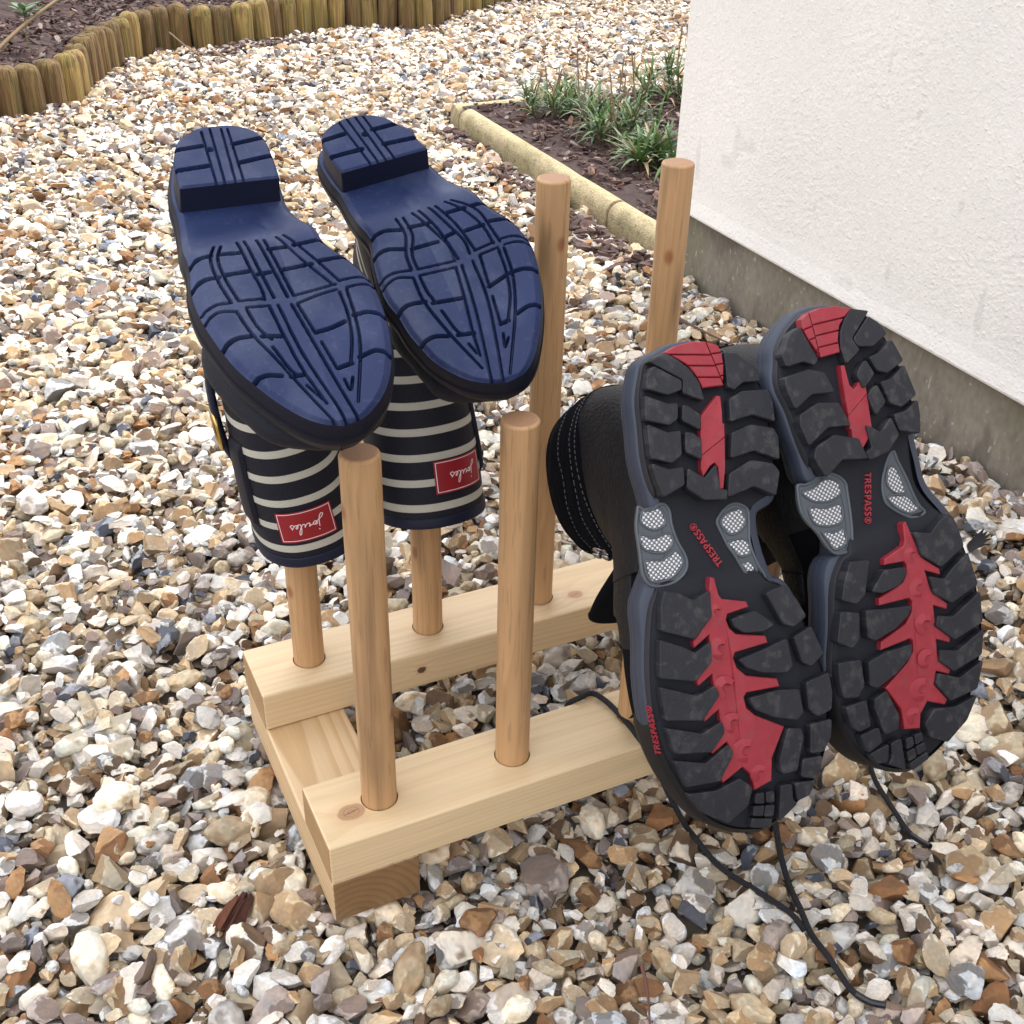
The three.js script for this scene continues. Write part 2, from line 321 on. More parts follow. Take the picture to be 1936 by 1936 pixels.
// ---------------------------------------------------------------- log roll border round the shrub bed
const logCol = tex(512, 512, (u, v) => { // u round the log, v up it
  const g = fbm(u * 60, v * 3, 1, 4), c = fbm(u * 14, v * 2.2, 7, 4), m = sstep(0.42, 0.7, fbm(u * 9, v * 6, 9, 4)), s = sstep(0.62, 0.72, fbm(u * 90, v * 2.5, 5, 2));
  const k = (0.80 + 0.9 * (g - 0.5)) * (1 - 0.45 * s), b = [0.29, 0.205, 0.068], gr = [0.165, 0.142, 0.036], br = [0.16, 0.085, 0.036], t = sstep(0.5, 0.75, c);
  return [0, 1, 2].map((i) => lerp(lerp(b[i], gr[i], 0.75 * m), br[i], 0.7 * t) * k);
}, true);
const logBump = tex(512, 256, (u, v) => clamp(0.5 + 0.9 * (fbm(u * 80, v * 4, 2, 3) - 0.5)));
const LOGLINE = [[-0.36, -2.49], [-0.17, -2.52], [0.0, -2.575], [0.075, -2.605], [0.134, -2.65], [0.19, -2.70], [0.235, -2.82], [0.277, -2.93], [0.345, -3.05], [0.403, -3.14], [0.50, -3.225], [0.60, -3.24], [0.72, -3.225], [0.826, -3.265], [0.93, -3.335], [1.08, -3.36], [1.22, -3.345], [1.32, -3.30], [1.40, -3.29], [1.49, -3.36], [1.58, -3.46], [1.72, -3.54], [1.95, -3.62], [2.25, -3.66], [2.6, -3.68], [3.0, -3.72]].map(([x, z]) => V3(x, 0, z - 0.028));
const logCurve = new THREE.CatmullRomCurve3(LOGLINE, false, 'centripetal');
{
  const border = thing('log_border', 'wavy border of short upright greenish brown logs along the dark shrub bed', 'log border', [0, 0, -3]);
  const mats = [0, 1, 2, 3, 4].map((i) => { const a = logCol.clone(), b = logBump.clone(); a.offset.set(i * 0.23, i * 0.31); b.offset.set(i * 0.23, i * 0.31); a.needsUpdate = b.needsUpdate = true; const t = [1.15, 0.8, 1.0, 1.3, 0.68][i]; return new THREE.MeshStandardMaterial({ map: a, bumpMap: b, bumpScale: 0.004, roughness: 0.9, color: new THREE.Color(t, t * [0.99, 0.9, 1.0, 0.97, 0.88][i], t * 0.92) }); });
  const r = rng(41), L = logCurve.getLength(); let s = 0.02;
  while (s < L - 0.05) {
    const rad = 0.0285 + 0.0055 * r(), h = 0.108 + 0.018 * (r() - 0.5) + (s < 0.55 ? -0.008 : 0), p = logCurve.getPointAt(s / L);
    const pr = [[0, h], [rad * 0.55, h - 0.001], [rad * 0.80, h - 0.006], [rad * 0.93, h - 0.014], [rad, h - 0.03], [rad * 1.01, h * 0.4], [rad, -0.05]].map(([a, b]) => new THREE.Vector2(a, b)).reverse();
    const g = new THREE.LatheGeometry(pr, 18); const q = g.attributes.position, seed = r() * 50;
    for (let i = 0; i < q.count; i++) { const a = atan2(q.getZ(i), q.getX(i)), k = 1 + 0.10 * (fbm(cos(a) * 1.4 + seed, sin(a) * 1.4, q.getY(i) * 9, 2) - 0.5), t = q.getY(i) > h - 0.012 ? 0.007 * (noise(cos(a) + seed, sin(a)) - 0.5) : 0; q.setXYZ(i, q.getX(i) * k, q.getY(i) + t, q.getZ(i) * k); }
    g.computeVertexNormals();
    const o = obj('log', g, mats[floor(r() * 5)], border); o.position.set(p.x + (r() - 0.5) * 0.008, 0, p.z + 3 + (r() - 0.5) * 0.008); o.rotation.set((r() - 0.5) * 0.10, r() * 6.28, (r() - 0.5) * 0.10);
    s += rad * 1.92 + 0.001;
  }
}

// ---------------------------------------------------------------- beds: dark soil under bark mulch
const soilY = (x, z, h, seed) => h + 0.028 * (fbm(x * 9 + seed, z * 9, 0, 3) - 0.5) + 0.018 * (fbm(x * 60, z * 60, seed, 2) - 0.5);
function mound(pts, h, seed, name, label) { // soil inside a closed outline, rising a little to its middle
  const sh = new THREE.Shape(pts.map(([x, z]) => new THREE.Vector2(x, -z))); let g = new THREE.ShapeGeometry(sh).toNonIndexed();
  for (let k = 0; k < 5; k++) { const p = g.attributes.position.array, out = []; for (let i = 0; i < p.length; i += 9) { const A = [p[i], p[i + 1]], B = [p[i + 3], p[i + 4]], C = [p[i + 6], p[i + 7]]; const m = (a, b) => [(a[0] + b[0]) / 2, (a[1] + b[1]) / 2], ab = m(A, B), bc = m(B, C), ca = m(C, A); for (const T of [[A, ab, ca], [ab, B, bc], [ca, bc, C], [ab, bc, ca]]) for (const q of T) out.push(q[0], q[1], 0); } g = new THREE.BufferGeometry(); g.setAttribute('position', new THREE.Float32BufferAttribute(out, 3)); if (out.length > 600000) break; }
  g.rotateX(-PI / 2);
  const p = g.attributes.position, uv = []; for (let i = 0; i < p.count; i++) { const x = p.getX(i), z = p.getZ(i); p.setY(i, soilY(x, z, h, seed)); uv.push(x * 2, z * 2); }
  g.setAttribute('uv', new THREE.Float32BufferAttribute(uv, 2)); g = mergeVertices(g); g.computeVertexNormals();
  const o = struct(name, g, bedMat); o.userData.label = label; return o;
}
const bedTex = tex(512, 512, (u, v) => { const n = fbm(u * 40, v * 40, 1, 4), m = noise(u * 220, v * 220, 3), r = fbm(u * 12, v * 12, 9, 2); const k = (0.35 + 1.1 * n * m); return [0.062 * k * (1 + r * 0.4), 0.041 * k, 0.034 * k]; }, true);
const bedMat = new THREE.MeshStandardMaterial({ map: bedTex, roughness: 1 });
const smallBed = [[1.045, -1.125], [1.045, -2.19], [3.2, -2.19], [3.2, -1.125]];
const shrubBed = [...logCurve.getPoints(60).map((p) => [p.x, p.z - 0.012]), [3.0, -7], [-1.5, -7], [-1.5, -2.5]];
mound(smallBed, 0.018, 3, 'soil', 'dark brown soil of the small bed beside the house');
mound(shrubBed, 0.072, 8, 'soil', 'dark soil of the shrub bed behind the logs');
// ---------------------------------------------------------------- gravel: angular flint, each stone a nodule with its chalky skin broken away on some faces
const KINDS = { // skin, broken inside, share of all stones
  white: [[0.82, 0.79, 0.74], [0.64, 0.58, 0.50], 0.24], cream: [[0.69, 0.625, 0.49], [0.50, 0.40, 0.27], 0.20], tan: [[0.48, 0.385, 0.25], [0.35, 0.235, 0.13], 0.21],
  brown: [[0.66, 0.60, 0.50], [0.165, 0.105, 0.062], 0.14], grey: [[0.56, 0.54, 0.50], [0.235, 0.21, 0.185], 0.085], rust: [[0.36, 0.205, 0.092], [0.225, 0.112, 0.048], 0.07],
  dark: [[0.27, 0.27, 0.285], [0.075, 0.080, 0.098], 0.035], mauve: [[0.36, 0.30, 0.26], [0.22, 0.165, 0.135], 0.14],
};
const flintMat = new THREE.MeshStandardMaterial({ vertexColors: true, roughness: 0.85 });
function stoneGeometry(seed, kind, shape, detail = 6) { // about 1 across, lying flat; longest along x
  const r = rng(seed), [skin, inside] = KINDS[kind], g = new THREE.IcosahedronGeometry(1, detail), p = g.attributes.position, n = p.count;
  const round = shape === 'pebble', flake = shape === 'flake';
  const sx = 0.5, sy = (round ? 0.28 : flake ? 0.17 : 0.26) * (0.85 + 0.4 * r()), sz = 0.5 * (0.50 + 0.40 * r()), o = r() * 90;
  const cuts = []; const m = round ? 2 + floor(r() * 2) : 6 + floor(r() * 4);
  for (let i = 0; i < m; i++) { const a = r() * 2 * PI, e = (r() - 0.5) * (flake ? 1.2 : 2.4); cuts.push([cos(a) * cos(e), sin(e), sin(a) * cos(e), (round ? 0.62 : 0.40) + 0.38 * r(), r() < 0.5 ? 0.22 : 0.03]); }
  const P = new Float32Array(n * 3), hit = new Float32Array(n);
  for (let i = 0; i < n; i++) {
    let x = p.getX(i), y = p.getY(i), z = p.getZ(i);
    const lump = 1 + 0.50 * (fbm(x * 1.1 + o, y * 1.1, z * 1.1, 2) - 0.5) + (round ? 0.16 : 0.42) * (fbm(x * 2.6 + o, y * 2.6, z * 2.6 + 7, 2) - 0.5);
    x *= lump; y *= lump; z *= lump; let c = 0;
    for (const [a, b, d, k, hollow] of cuts) { const t = x * a + y * b + z * d - k; if (t > 0) { const bowl = t * t / (t + 0.035) * (1.0 + hollow); x -= a * bowl; y -= b * bowl; z -= d * bowl; c = max(c, clamp(t * 9)); } }
    const f = 1 + (c > 0.3 ? 0.06 : 0.13) * (fbm(x * 6 + o, y * 6, z * 6, 3) - 0.5);
    P[i * 3] = x * f * sx; P[i * 3 + 1] = y * f * sy; P[i * 3 + 2] = z * f * sz; hit[i] = c;
  }
  let out = new THREE.BufferGeometry(); out.setAttribute('position', new THREE.BufferAttribute(P, 3));
  out = toCreasedNormals(out, 1.0);
  const q = out.attributes.position, col = new Float32Array(n * 3);
  for (let f = 0; f < n; f++) {
    const c = hit[f], x = q.getX(f), y = q.getY(f), z = q.getZ(f), patch = fbm(x * 4 + o, y * 6, z * 4, 3), stain = fbm(x * 3 + o + 40, y * 3, z * 3, 3), sp = fbm(x * 22 + o, y * 22, z * 22, 3);
    let k = max(sstep(0.30, 0.55, c + 0.5 * (patch - 0.5)), 0.8 * sstep(0.60, 0.66, patch)); if (round) k = sstep(0.50, 0.60, patch) * 0.8;
    const rim = c > 0.02 && c < 0.45 ? 0.25 : 0, b = (0.70 + 0.62 * sp) * (0.76 + 0.52 * stain) * (1 + rim), w = (stain - 0.5) * 0.5;
    for (let h = 0; h < 3; h++) col[f * 3 + h] = clamp(lerp(skin[h], inside[h], k) * b * (1 + w * [0.4, 0, -0.6][h]), 0.02, 0.88);
  }
  out.setAttribute('color', new THREE.BufferAttribute(col, 3));
  return out;
}
// where stones can lie
const logZ = (() => { const t = []; for (let i = 0; i <= 600; i++) { const p = logCurve.getPoint(i / 600); t.push([p.x, p.z]); } return (x) => { let b = -9, best = 9; for (const [a, z] of t) { const d = abs(a - x); if (d < best) { best = d; b = z; } } return b; }; })();
const logZTable = {}; const logZQ = (x) => { const k = floor(x * 100); return logZTable[k] ??= logZ(x); };
const FWD = V3(0.36755, -0.54026, -0.75698), RIGHT = V3(0.90461, 0.01880, 0.42582), UPV = V3(0.21582, 0.84129, -0.49564);
const inView = (x, z, m) => { const d = V3(x + 0.1463, -0.771, z - 0.5994), w = d.dot(FWD); if (w < 0.3) return false; const a = d.dot(RIGHT) / w, b = d.dot(UPV) / w, t = 0.4308 + m; return abs(a) < t && b < t && b > -t; };
function canLie(x, z) {
  if (z > WZ - 0.02 && x > 0.990) return false;
  if (z > -2.165 && z < -1.09 && x > 0.992) return false;
  if (z > -2.25 && z <= -2.155 && x > 0.992) return false;
  return z > logZQ(x) + 0.034;
}
const GX0 = -0.75, GZ0 = -4.45, GC = 0.003, GW = 1320, GH = 1700, heights = new Float32Array(GW * GH).fill(-0.03);
const cell = (x, z) => { const i = floor((x - GX0) / GC), j = floor((z - GZ0) / GC); return i < 0 || j < 0 || i >= GW || j >= GH ? -1 : j * GW + i; };
const topAt = (x, z, R = 0.004) => { let t = -1; for (const [a, b] of [[0, 0], [R, 0], [-R, 0], [0, R], [0, -R]]) { const c = cell(x + a, z + b); if (c >= 0) t = max(t, heights[c]); } return t; };
function settle(x, z, rad) { let s = 0, m = -1, n = 0; for (let k = 0; k < 8; k++) { const a = k * 0.785, q = k % 2 ? 0.75 : 0.4, c = cell(x + cos(a) * rad * q, z + sin(a) * rad * q); if (c >= 0) { s += heights[c]; m = max(m, heights[c]); n++; } } return n ? 0.72 * (s / n) + 0.28 * m : -0.03; }
function pile(x, y, z, rad, h) { const k = Math.ceil(rad / GC), ci = floor((x - GX0) / GC), cj = floor((z - GZ0) / GC); for (let j = -k; j <= k; j++) for (let i = -k; i <= k; i++) { const I = ci + i, J = cj + j; if (I < 0 || J < 0 || I >= GW || J >= GH) continue; const d = (i * i + j * j) * GC * GC / (rad * rad); if (d < 1) { const q = J * GW + I; heights[q] = max(heights[q], y + h * sqrt(1 - d)); } } }
const RACK_FEET = [[-0.002, 0.074], [0.374, 0.450]];
const underFoot = (x, z, m = 0) => z > -0.256 - m && z < 0.003 + m && RACK_FEET.some(([a, b]) => x > a - m && x < b + m);
// single stones that the photograph lets one find again: [name words..., kind, shape, size, x, z, turn, tilt, flat]
const FOUND = [];
function found(label, kind, shape, seed, size, x, z, turn, flat = 1, tilt = 0.15) { FOUND.push({ label, kind, shape, seed, size, x, z, turn, flat, tilt }); pile(x, -0.012, z, size * 0.30, 0.008 * flat); }
found('round flat grey green pebble behind the front rail, beside the black lace', 'grey', 'pebble', 902, 0.036, 0.310, -0.175, 0.4, 1.0);
found('russet brown triangular flint lying between the two rails of the rack', 'brown', 'shard', 907, 0.036, 0.174, -0.207, 2.2, 1.0);
found('smooth round orange brown pebble at the right beyond the outer boot', 'tan', 'pebble', 904, 0.044, 0.628, 0.070, 0.3, 0.9);
found('white egg-shaped pebble at the left rim of the gravel, level with the front rail', 'white', 'pebble', 914, 0.032, -0.205, -0.233, 2.8, 1.1);
found('large reddish brown flat flint with a pale rim, left of the rack foot', 'rust', 'flake', 915, 0.046, -0.145, -0.153, 0.5, 1.2);
found('white knobbly flint like a bone near the lower left corner', 'white', 'shard', 918, 0.038, -0.155, -0.012, 0.9, 1.1);
found('blue grey angular flint in front of the rack, left of the laces', 'dark', 'shard', 919, 0.040, 0.262, 0.100, 1.8, 1.0);
found('dark brown rounded flint beside the crossing of the two laces', 'mauve', 'pebble', 922, 0.032, 0.307, 0.150, 0.6, 1.1);
found('long pale yellow pebble on the right, below the toe of the outer boot', 'cream', 'pebble', 923, 0.042, 0.617, 0.033, -0.7, 0.9);
found('dark brown oblong flint at the bottom edge, left of centre', 'mauve', 'shard', 926, 0.038, -0.066, 0.051, 0.5, 1.0);
found('clean white stone close to the front corner of the rack foot', 'white', 'pebble', 927, 0.026, -0.010, 0.020, 0.5, 1.1);
{
  const names = Object.keys(KINDS), shapes = ['shard', 'flake', 'shard', 'pebble'], variants = [];
  for (const k of names) for (let s = 0; s < 4; s++) variants.push({ geometry: stoneGeometry(100 + variants.length * 7, k, s === 3 && !'cream tan grey'.includes(k) ? 'shard' : shapes[s], 7), kind: k, list: [] });
  const byKind = {}; for (const v of variants) (byKind[v.kind] ??= []).push(v);
  const r = rng(2024), cum = []; let t = 0; for (const k of names) cum.push([t += KINDS[k][2], k]);
  const q = new THREE.Quaternion(), e = new THREE.Euler(), s = V3(1, 1, 1), m4 = new THREE.Matrix4(), pos = V3();
  const X0 = -0.7, X1 = 3.15, Z0 = -4.35, Z1 = 0.62, N = 310000; let placed = 0;
  for (let i = 0; i < N; i++) {
    let x = X0 + (X1 - X0) * r(), z = Z0 + (Z1 - Z0) * r();
    const big = i > N * 0.45, size = clamp(0.0196 * exp(0.36 * (r() + r() + r() - 1.5) * 1.9) * (big ? 1.08 : 0.62), 0.006, 0.048), rad = size * 0.40;
    if (!inView(x, z, 0.20)) { for (let k = 0; k < 6; k++) r(); continue; }
    let best = 9, bx = x, bz = z;
    for (let k = 0; k < 3; k++) { const a = x + (r() - 0.5) * 0.03, b = z + (r() - 0.5) * 0.03, y = settle(a, b, rad); if (y < best) { best = y; bx = a; bz = b; } }
    x = bx; z = bz; if (!canLie(x, z)) continue;
    const u = r() * t, kind = cum.find(([c]) => u < c)[1], list = byKind[kind], v = list[floor(r() * 4)];
    const tilt = (0.16 + 0.42 * r()) * (r() < 0.13 ? 2.4 : 1), ta = r() * 6.28, turn = r() * 6.28, thick = size * 0.26;
    let y = best + thick * 0.62; if (y > -0.001) y = -0.001 - 0.004 * r();
    if (underFoot(x, z, 0.004)) y = min(y, -0.016);
    pile(x, y - thick * 0.1, z, rad, thick * 0.85);
    e.set(cos(ta) * tilt, turn, sin(ta) * tilt, 'XYZ'); q.setFromEuler(e); s.set(size, size * (0.8 + 0.5 * r()), size * (0.85 + 0.3 * r())); pos.set(x, y, z);
    m4.compose(pos, q, s); const b = 0.70 + 0.44 * r(), w = (r() - 0.5) * 0.14;
    v.list.push([m4.clone(), b * (1 + w), b, b * (1 - w)]); placed++;
  }
  const gravel = new THREE.Group(); gravel.name = 'gravel'; gravel.userData.kind = 'stuff'; tag(gravel, 'loose mixed flint gravel in white, cream, tan, brown and grey'); scene.add(gravel);
  for (const v of variants) {
    const im = new THREE.InstancedMesh(v.geometry, flintMat, v.list.length), c = new THREE.Color(); im.name = 'gravel_stones'; im.userData.kind = 'stuff';
    v.list.forEach(([m, a, b, d], i) => { im.setMatrixAt(i, m); im.setColorAt(i, c.setRGB(a, b, d)); });
    im.castShadow = im.receiveShadow = true; gravel.add(im);
  }
  console.log('stones', placed);
  for (const f of FOUND) {
    const o = obj('stone', stoneGeometry(f.seed, f.kind, f.shape, 9), flintMat); tag(o, f.label, 'stone');
    o.position.set(f.x, -0.006 + f.size * 0.09 * f.flat, f.z); o.rotation.set(f.tilt * 0.6, f.turn, f.tilt * 0.5); o.scale.set(f.size, f.size * f.flat * 0.85, f.size);
  }
}
// ---------------------------------------------------------------- the rack: two rails on two feet, eight pegs
const YF = 0.0441, YR = 0.0390, RW = 0.069, GAP = 0.1838, FW = 0.0709, PR = 0.01366, PS = 0.11404, PO = 0.05236, RL = PO * 2 + 3 * PS, HF = 0.3088, HK = 0.4070;
const RT = YF + YR, ZF = -RW / 2, ZK = -GAP - RW / 2;
// colour of pine at a point inside the board: x along the grain, pith off to one side
function pine(x, y, z, o) {
  let py = y - o.py, pz = z - o.pz;
  for (const k of o.knots ?? []) { const dx = x - k.x, dz = k.face === 'y' ? z - k.c : y - k.c, d = hypot(dx * 0.72, dz), b = k.r * 1.7 * exp(-(d * d) / (k.r * k.r * 5)); if (k.face === 'y') pz += sign(dz || 1) * b; else py += sign(dz || 1) * b; }
  const wob = 0.006 * (fbm(x * 5, y * 14, z * 14 + o.s, 3) - 0.5), d = hypot(py, pz) + wob + x * o.lean, ring = d / o.gap, f = ring - floor(ring);
  const late = sstep(0.35, 0.92, f) * (1 - sstep(0.93, 1, f)), fine = fbm(x * 22 + o.s, y * 900, z * 900, 2), fl = fbm(x * 5, y * 75, z * 75 + o.s, 3);
  const k = (1 + 0.16 * (fine - 0.5) + 0.26 * (fl - 0.5)), L = o.contrast * late;
  let c = [lerp(o.c0[0], o.c1[0], L) * k, lerp(o.c0[1], o.c1[1], L) * k, lerp(o.c0[2], o.c1[2], L) * k];
  for (const n of o.knots ?? []) { // the knot itself: a darker disc with its own rings
    const dx = (x - n.x) * 0.8, dz = n.face === 'y' ? z - n.c : y - n.c, a = atan2(dz, dx), rr = hypot(dx, dz) * (1 + 0.22 * (noise(cos(a) * 2 + n.x * 99, sin(a) * 2) - 0.5));
    const t = 1 - sstep(n.r * 0.8, n.r * 1.15, rr); if (t <= 0 && rr > n.r * 2.2) continue;
    const rg = 0.5 + 0.5 * sin(rr / n.r * 19), dk = n.dark, kc = [lerp(0.42, 0.055, dk), lerp(0.235, 0.018, dk), lerp(0.115, 0.010, dk)], h = (1 - sstep(n.r * 1.0, n.r * 2.2, rr)) * 0.30;
    c = c.map((v, i) => lerp(v * (1 - h * [0.25, 0.45, 0.6][i]), kc[i] * (0.85 + 0.3 * rg), t * 0.9));
    const crack = abs(dz + dx * 0.25) < n.r * 0.05 && rr < n.r * 0.55 ? 0.35 : 1; c = c.map((v) => v * crack);
  }
  return c;
}
const PINE = { c0: [0.69, 0.52, 0.305], c1: [0.60, 0.415, 0.215], gap: 0.0042, contrast: 0.42, lean: 0.010 };
function board(w, h, d, alongX, o, res) { // rounded plank with its own six faces of grain; returns [geometry, materials]
  const g = new RoundedBoxGeometry(w, h, d, 3, 0.0022), mats = [];
  // RoundedBoxGeometry faces: +x -x +y -y +z -z, uv 0..1 over each
  const P = (s, u, v) => { const X = (u - 0.5) * w, Z = (0.5 - v) * d, Y = (v - 0.5) * h; return s === 0 ? [w / 2, Y, (0.5 - u) * d] : s === 1 ? [-w / 2, Y, (u - 0.5) * d] : s === 2 ? [X, h / 2, Z] : s === 3 ? [X, -h / 2, -Z] : s === 4 ? [X, Y, d / 2] : [-X, Y, -d / 2]; };
  const dims = [[d, h], [d, h], [w, d], [w, d], [w, h], [w, h]];
  for (let s = 0; s < 6; s++) {
    const [a, b] = dims[s], W = min(1024, max(64, floor(a * res))), H = min(1024, max(64, floor(b * res))), end = alongX ? s < 2 : s > 3, sunk = s === 3;
    const t = tex(sunk ? 32 : W, sunk ? 32 : H, (u, v) => { const [x, y, z] = P(s, u, v); const c = alongX ? pine(x, y, z, o) : pine(z, y, x, o); return end ? [c[0] * (o.end ?? 0.55), c[1] * 0.80 * (o.end ?? 0.55), c[2] * 0.60 * (o.end ?? 0.55)] : c; }, true, THREE.ClampToEdgeWrapping);
    mats.push(new THREE.MeshPhysicalMaterial({ map: t, roughness: 0.56, clearcoat: 0.12, clearcoatRoughness: 0.5 }));
  }
  return [g, mats];
}
const rack = thing('shoe_rack', 'pale pine welly rack with eight round pegs standing on the gravel', 'shoe rack', [0, 0, 0]);
{
  const ev = new Evaluator(); ev.useGroups = true;
  const rails = [
    ['front', -RW / 2, { ...PINE, py: -0.055, pz: 0.012, s: 3, knots: [{ x: -RL / 2 + 0.027, c: 0.006, r: 0.0085, face: 'y', dark: 0.12 }] }],
    ['back', -GAP - RW / 2, { ...PINE, c0: [0.68, 0.51, 0.30], gap: 0.0036, py: -0.04, pz: -0.018, s: 17, lean: 0.006, contrast: 0.5, knots: [{ x: 0.146 - RL / 2, c: 0.000, r: 0.0036, face: 'z', dark: 1 }, { x: 0.315 - RL / 2, c: 0.012, r: 0.006, face: 'y', dark: 0.05 }] }],
  ];
  for (const [which, z, o] of rails) {
    const [g, mats] = board(RL, YR, RW, true, o, 2400);
    let b = new Brush(g, mats); b.updateMatrixWorld();
    const hole = mat(0.30, 0.19, 0.10, 0.9);
    for (let i = 0; i < 4; i++) { const c = new Brush(new THREE.CylinderGeometry(PR + 0.0009, PR + 0.0009, 0.028, 40), hole); c.position.set(PO + i * PS - RL / 2, YR / 2, 0); c.updateMatrixWorld(); b = ev.evaluate(b, c, SUBTRACTION); }
    const m = obj('rail', b.geometry, b.material, rack, which === 'front' ? 'front rail with a round knot near its left end' : 'back rail with a small dark knot on its front face');
    m.position.set(RL / 2, YF + YR / 2, z);
  }
  const fz = GAP + RW;
  [[0, { ...PINE, c0: [0.64, 0.455, 0.255], c1: [0.50, 0.31, 0.14], contrast: 0.75, gap: 0.0065, py: -0.03, pz: -0.02, s: 31, lean: 0.02, end: 0.36 }], [RL - FW, { ...PINE, py: 0.05, pz: 0.02, s: 47 }]].forEach(([x, o]) => {
    const [g, mats] = board(FW, YF - 0.0006, fz - 0.001, false, o, 2200);
    const m = obj('foot', g, mats, rack); m.position.set(x + FW / 2 + 0.0006, (YF - 0.0006) / 2, -fz / 2);
  });
  // pegs: turned poles with a small chamfer
  const pegTex = (s, dk) => tex(256, 1024, (u, v) => { const a = u * 2 * PI, y = v * 0.42, X = cos(a) * PR, Z = sin(a) * PR; const c = pine(y, X, Z, { c0: [0.50, 0.295, 0.138], c1: [0.37, 0.200, 0.082], gap: 0.0058, contrast: 0.36, py: 0.016 + 0.008 * sin(s), pz: -0.026, lean: 0.03, s, knots: [] }); const m = fbm(y * 7 + s, cos(a) * 0.7, sin(a) * 0.7, 3), fleck = sstep(0.66, 0.74, fbm(y * 30 + s, cos(a) * 9, sin(a) * 9, 2)); const k = (1 - 0.62 * sstep(0.52, 0.74, m) * dk) * (1 - 0.20 * fleck), kn = [[0.262, 2.6], [0.10, 5.1], [0.35, 0.9]].reduce((t, [ky, ka], i) => { const da = (a - ((ka + s) % 6.28)) * PR, d = hypot(da, (y - ky - 0.02 * sin(s * (i + 2))) * 0.62); return max(t, 1 - sstep(0.0016, 0.0058, d)); }, 0); return c.map((q, i) => q * k * (1 - kn * [0.35, 0.55, 0.62][i])); }, true);
  const tops = tex(128, 128, (u, v) => { const x = u - 0.5, y = v - 0.5, d = hypot(x + 0.2, y - 0.1) + 0.03 * fbm(u * 6, v * 6, 1, 2), f = d * 13 - floor(d * 13), k = 0.86 + 0.22 * f + 0.2 * (fbm(u * 40, v * 40, 2, 2) - 0.5); return [0.40 * k, 0.22 * k, 0.115 * k]; }, true);
  const endMat = new THREE.MeshPhysicalMaterial({ map: tops, roughness: 0.6 });
  const sideMats = [1, 2, 3, 4].map((s) => new THREE.MeshPhysicalMaterial({ map: pegTex(s * 7.3, 0.5 + 0.15 * s), roughness: 0.58, clearcoat: 0.1, clearcoatRoughness: 0.5 }));
  for (let row = 0; row < 2; row++) for (let i = 0; i < 4; i++) {
    const H = (row ? HK : HF) + 0.0125, c = 0.0022;
    const pts = [[PR, 0]]; for (let k = 1; k < 24; k++) pts.push([PR * (1 + 0.004 * sin(k * 1.7 + i)), (H - c) * k / 24]); pts.push([PR, H - c], [PR - c * 0.3, H - c * 0.3], [PR - c, H]);
    const side = new THREE.LatheGeometry(pts.map(([a, b]) => new THREE.Vector2(a, b)), 40);
    { const p = side.attributes.position, u = side.attributes.uv; for (let k = 0; k < p.count; k++) u.setY(k, p.getY(k) / 0.42); }
    const cap = new THREE.CircleGeometry(PR - c, 40); cap.rotateX(-PI / 2); cap.translate(0, H, 0);
    const g = mergeGeometries([side, cap], true);
    const p = obj('peg', g, [sideMats[(i + row * 3) % 4], endMat], rack); p.position.set(PO + i * PS, RT - 0.0125, row ? ZK : ZF); p.rotation.y = [1.1, 2.9, 4.2, 0.4, 2.2, 5.3, 3.5, 1.7][i + row * 4];
  }
}
// ---------------------------------------------------------------- helpers for footwear: a frame whose x runs across the sole, y towards the heel and z out of the sole
function setFrame(o, O, w, a, n) { const m = new THREE.Matrix4().makeBasis(V3(...w).normalize(), V3(...a).multiplyScalar(-1).normalize(), V3(...n).normalize()); o.quaternion.setFromRotationMatrix(m); o.position.set(...O); o.updateMatrixWorld(true); return o; }
const toLocal = (o, p) => o.worldToLocal(V3(...p));
function chain(pts, per = 10) { const c = new THREE.CatmullRomCurve3(pts.map(([x, y]) => V3(x, y, 0)), false, 'centripetal'); return c.getPoints(pts.length * per).map((p) => [p.x, p.y]); }
function xAt(poly, y) { // x of a chain that runs down in y
  for (let i = 0; i < poly.length - 1; i++) { const [x0, y0] = poly[i], [x1, y1] = poly[i + 1]; if ((y0 - y) * (y1 - y) <= 0 && y0 !== y1) return lerp(x0, x1, (y - y0) / (y1 - y0)); }
  return y > poly[0][1] ? poly[0][0] : poly[poly.length - 1][0];
}
function segDist(x, y, S) { let m = 1e9; for (const [x0, y0, x1, y1] of S) { const dx = x1 - x0, dy = y1 - y0, t = clamp(((x - x0) * dx + (y - y0) * dy) / (dx * dx + dy * dy)); const a = x - x0 - t * dx, b = y - y0 - t * dy, d = a * a + b * b; if (d < m) m = d; } return sqrt(m); }
const segs = (lists, smooth = 5) => Object.values(lists).flatMap((l) => { const p = pairs(l), c = p.length > 2 ? chain(p, smooth) : p; return c.slice(1).map((q, i) => [c[i][0], c[i][1], q[0], q[1]]); });
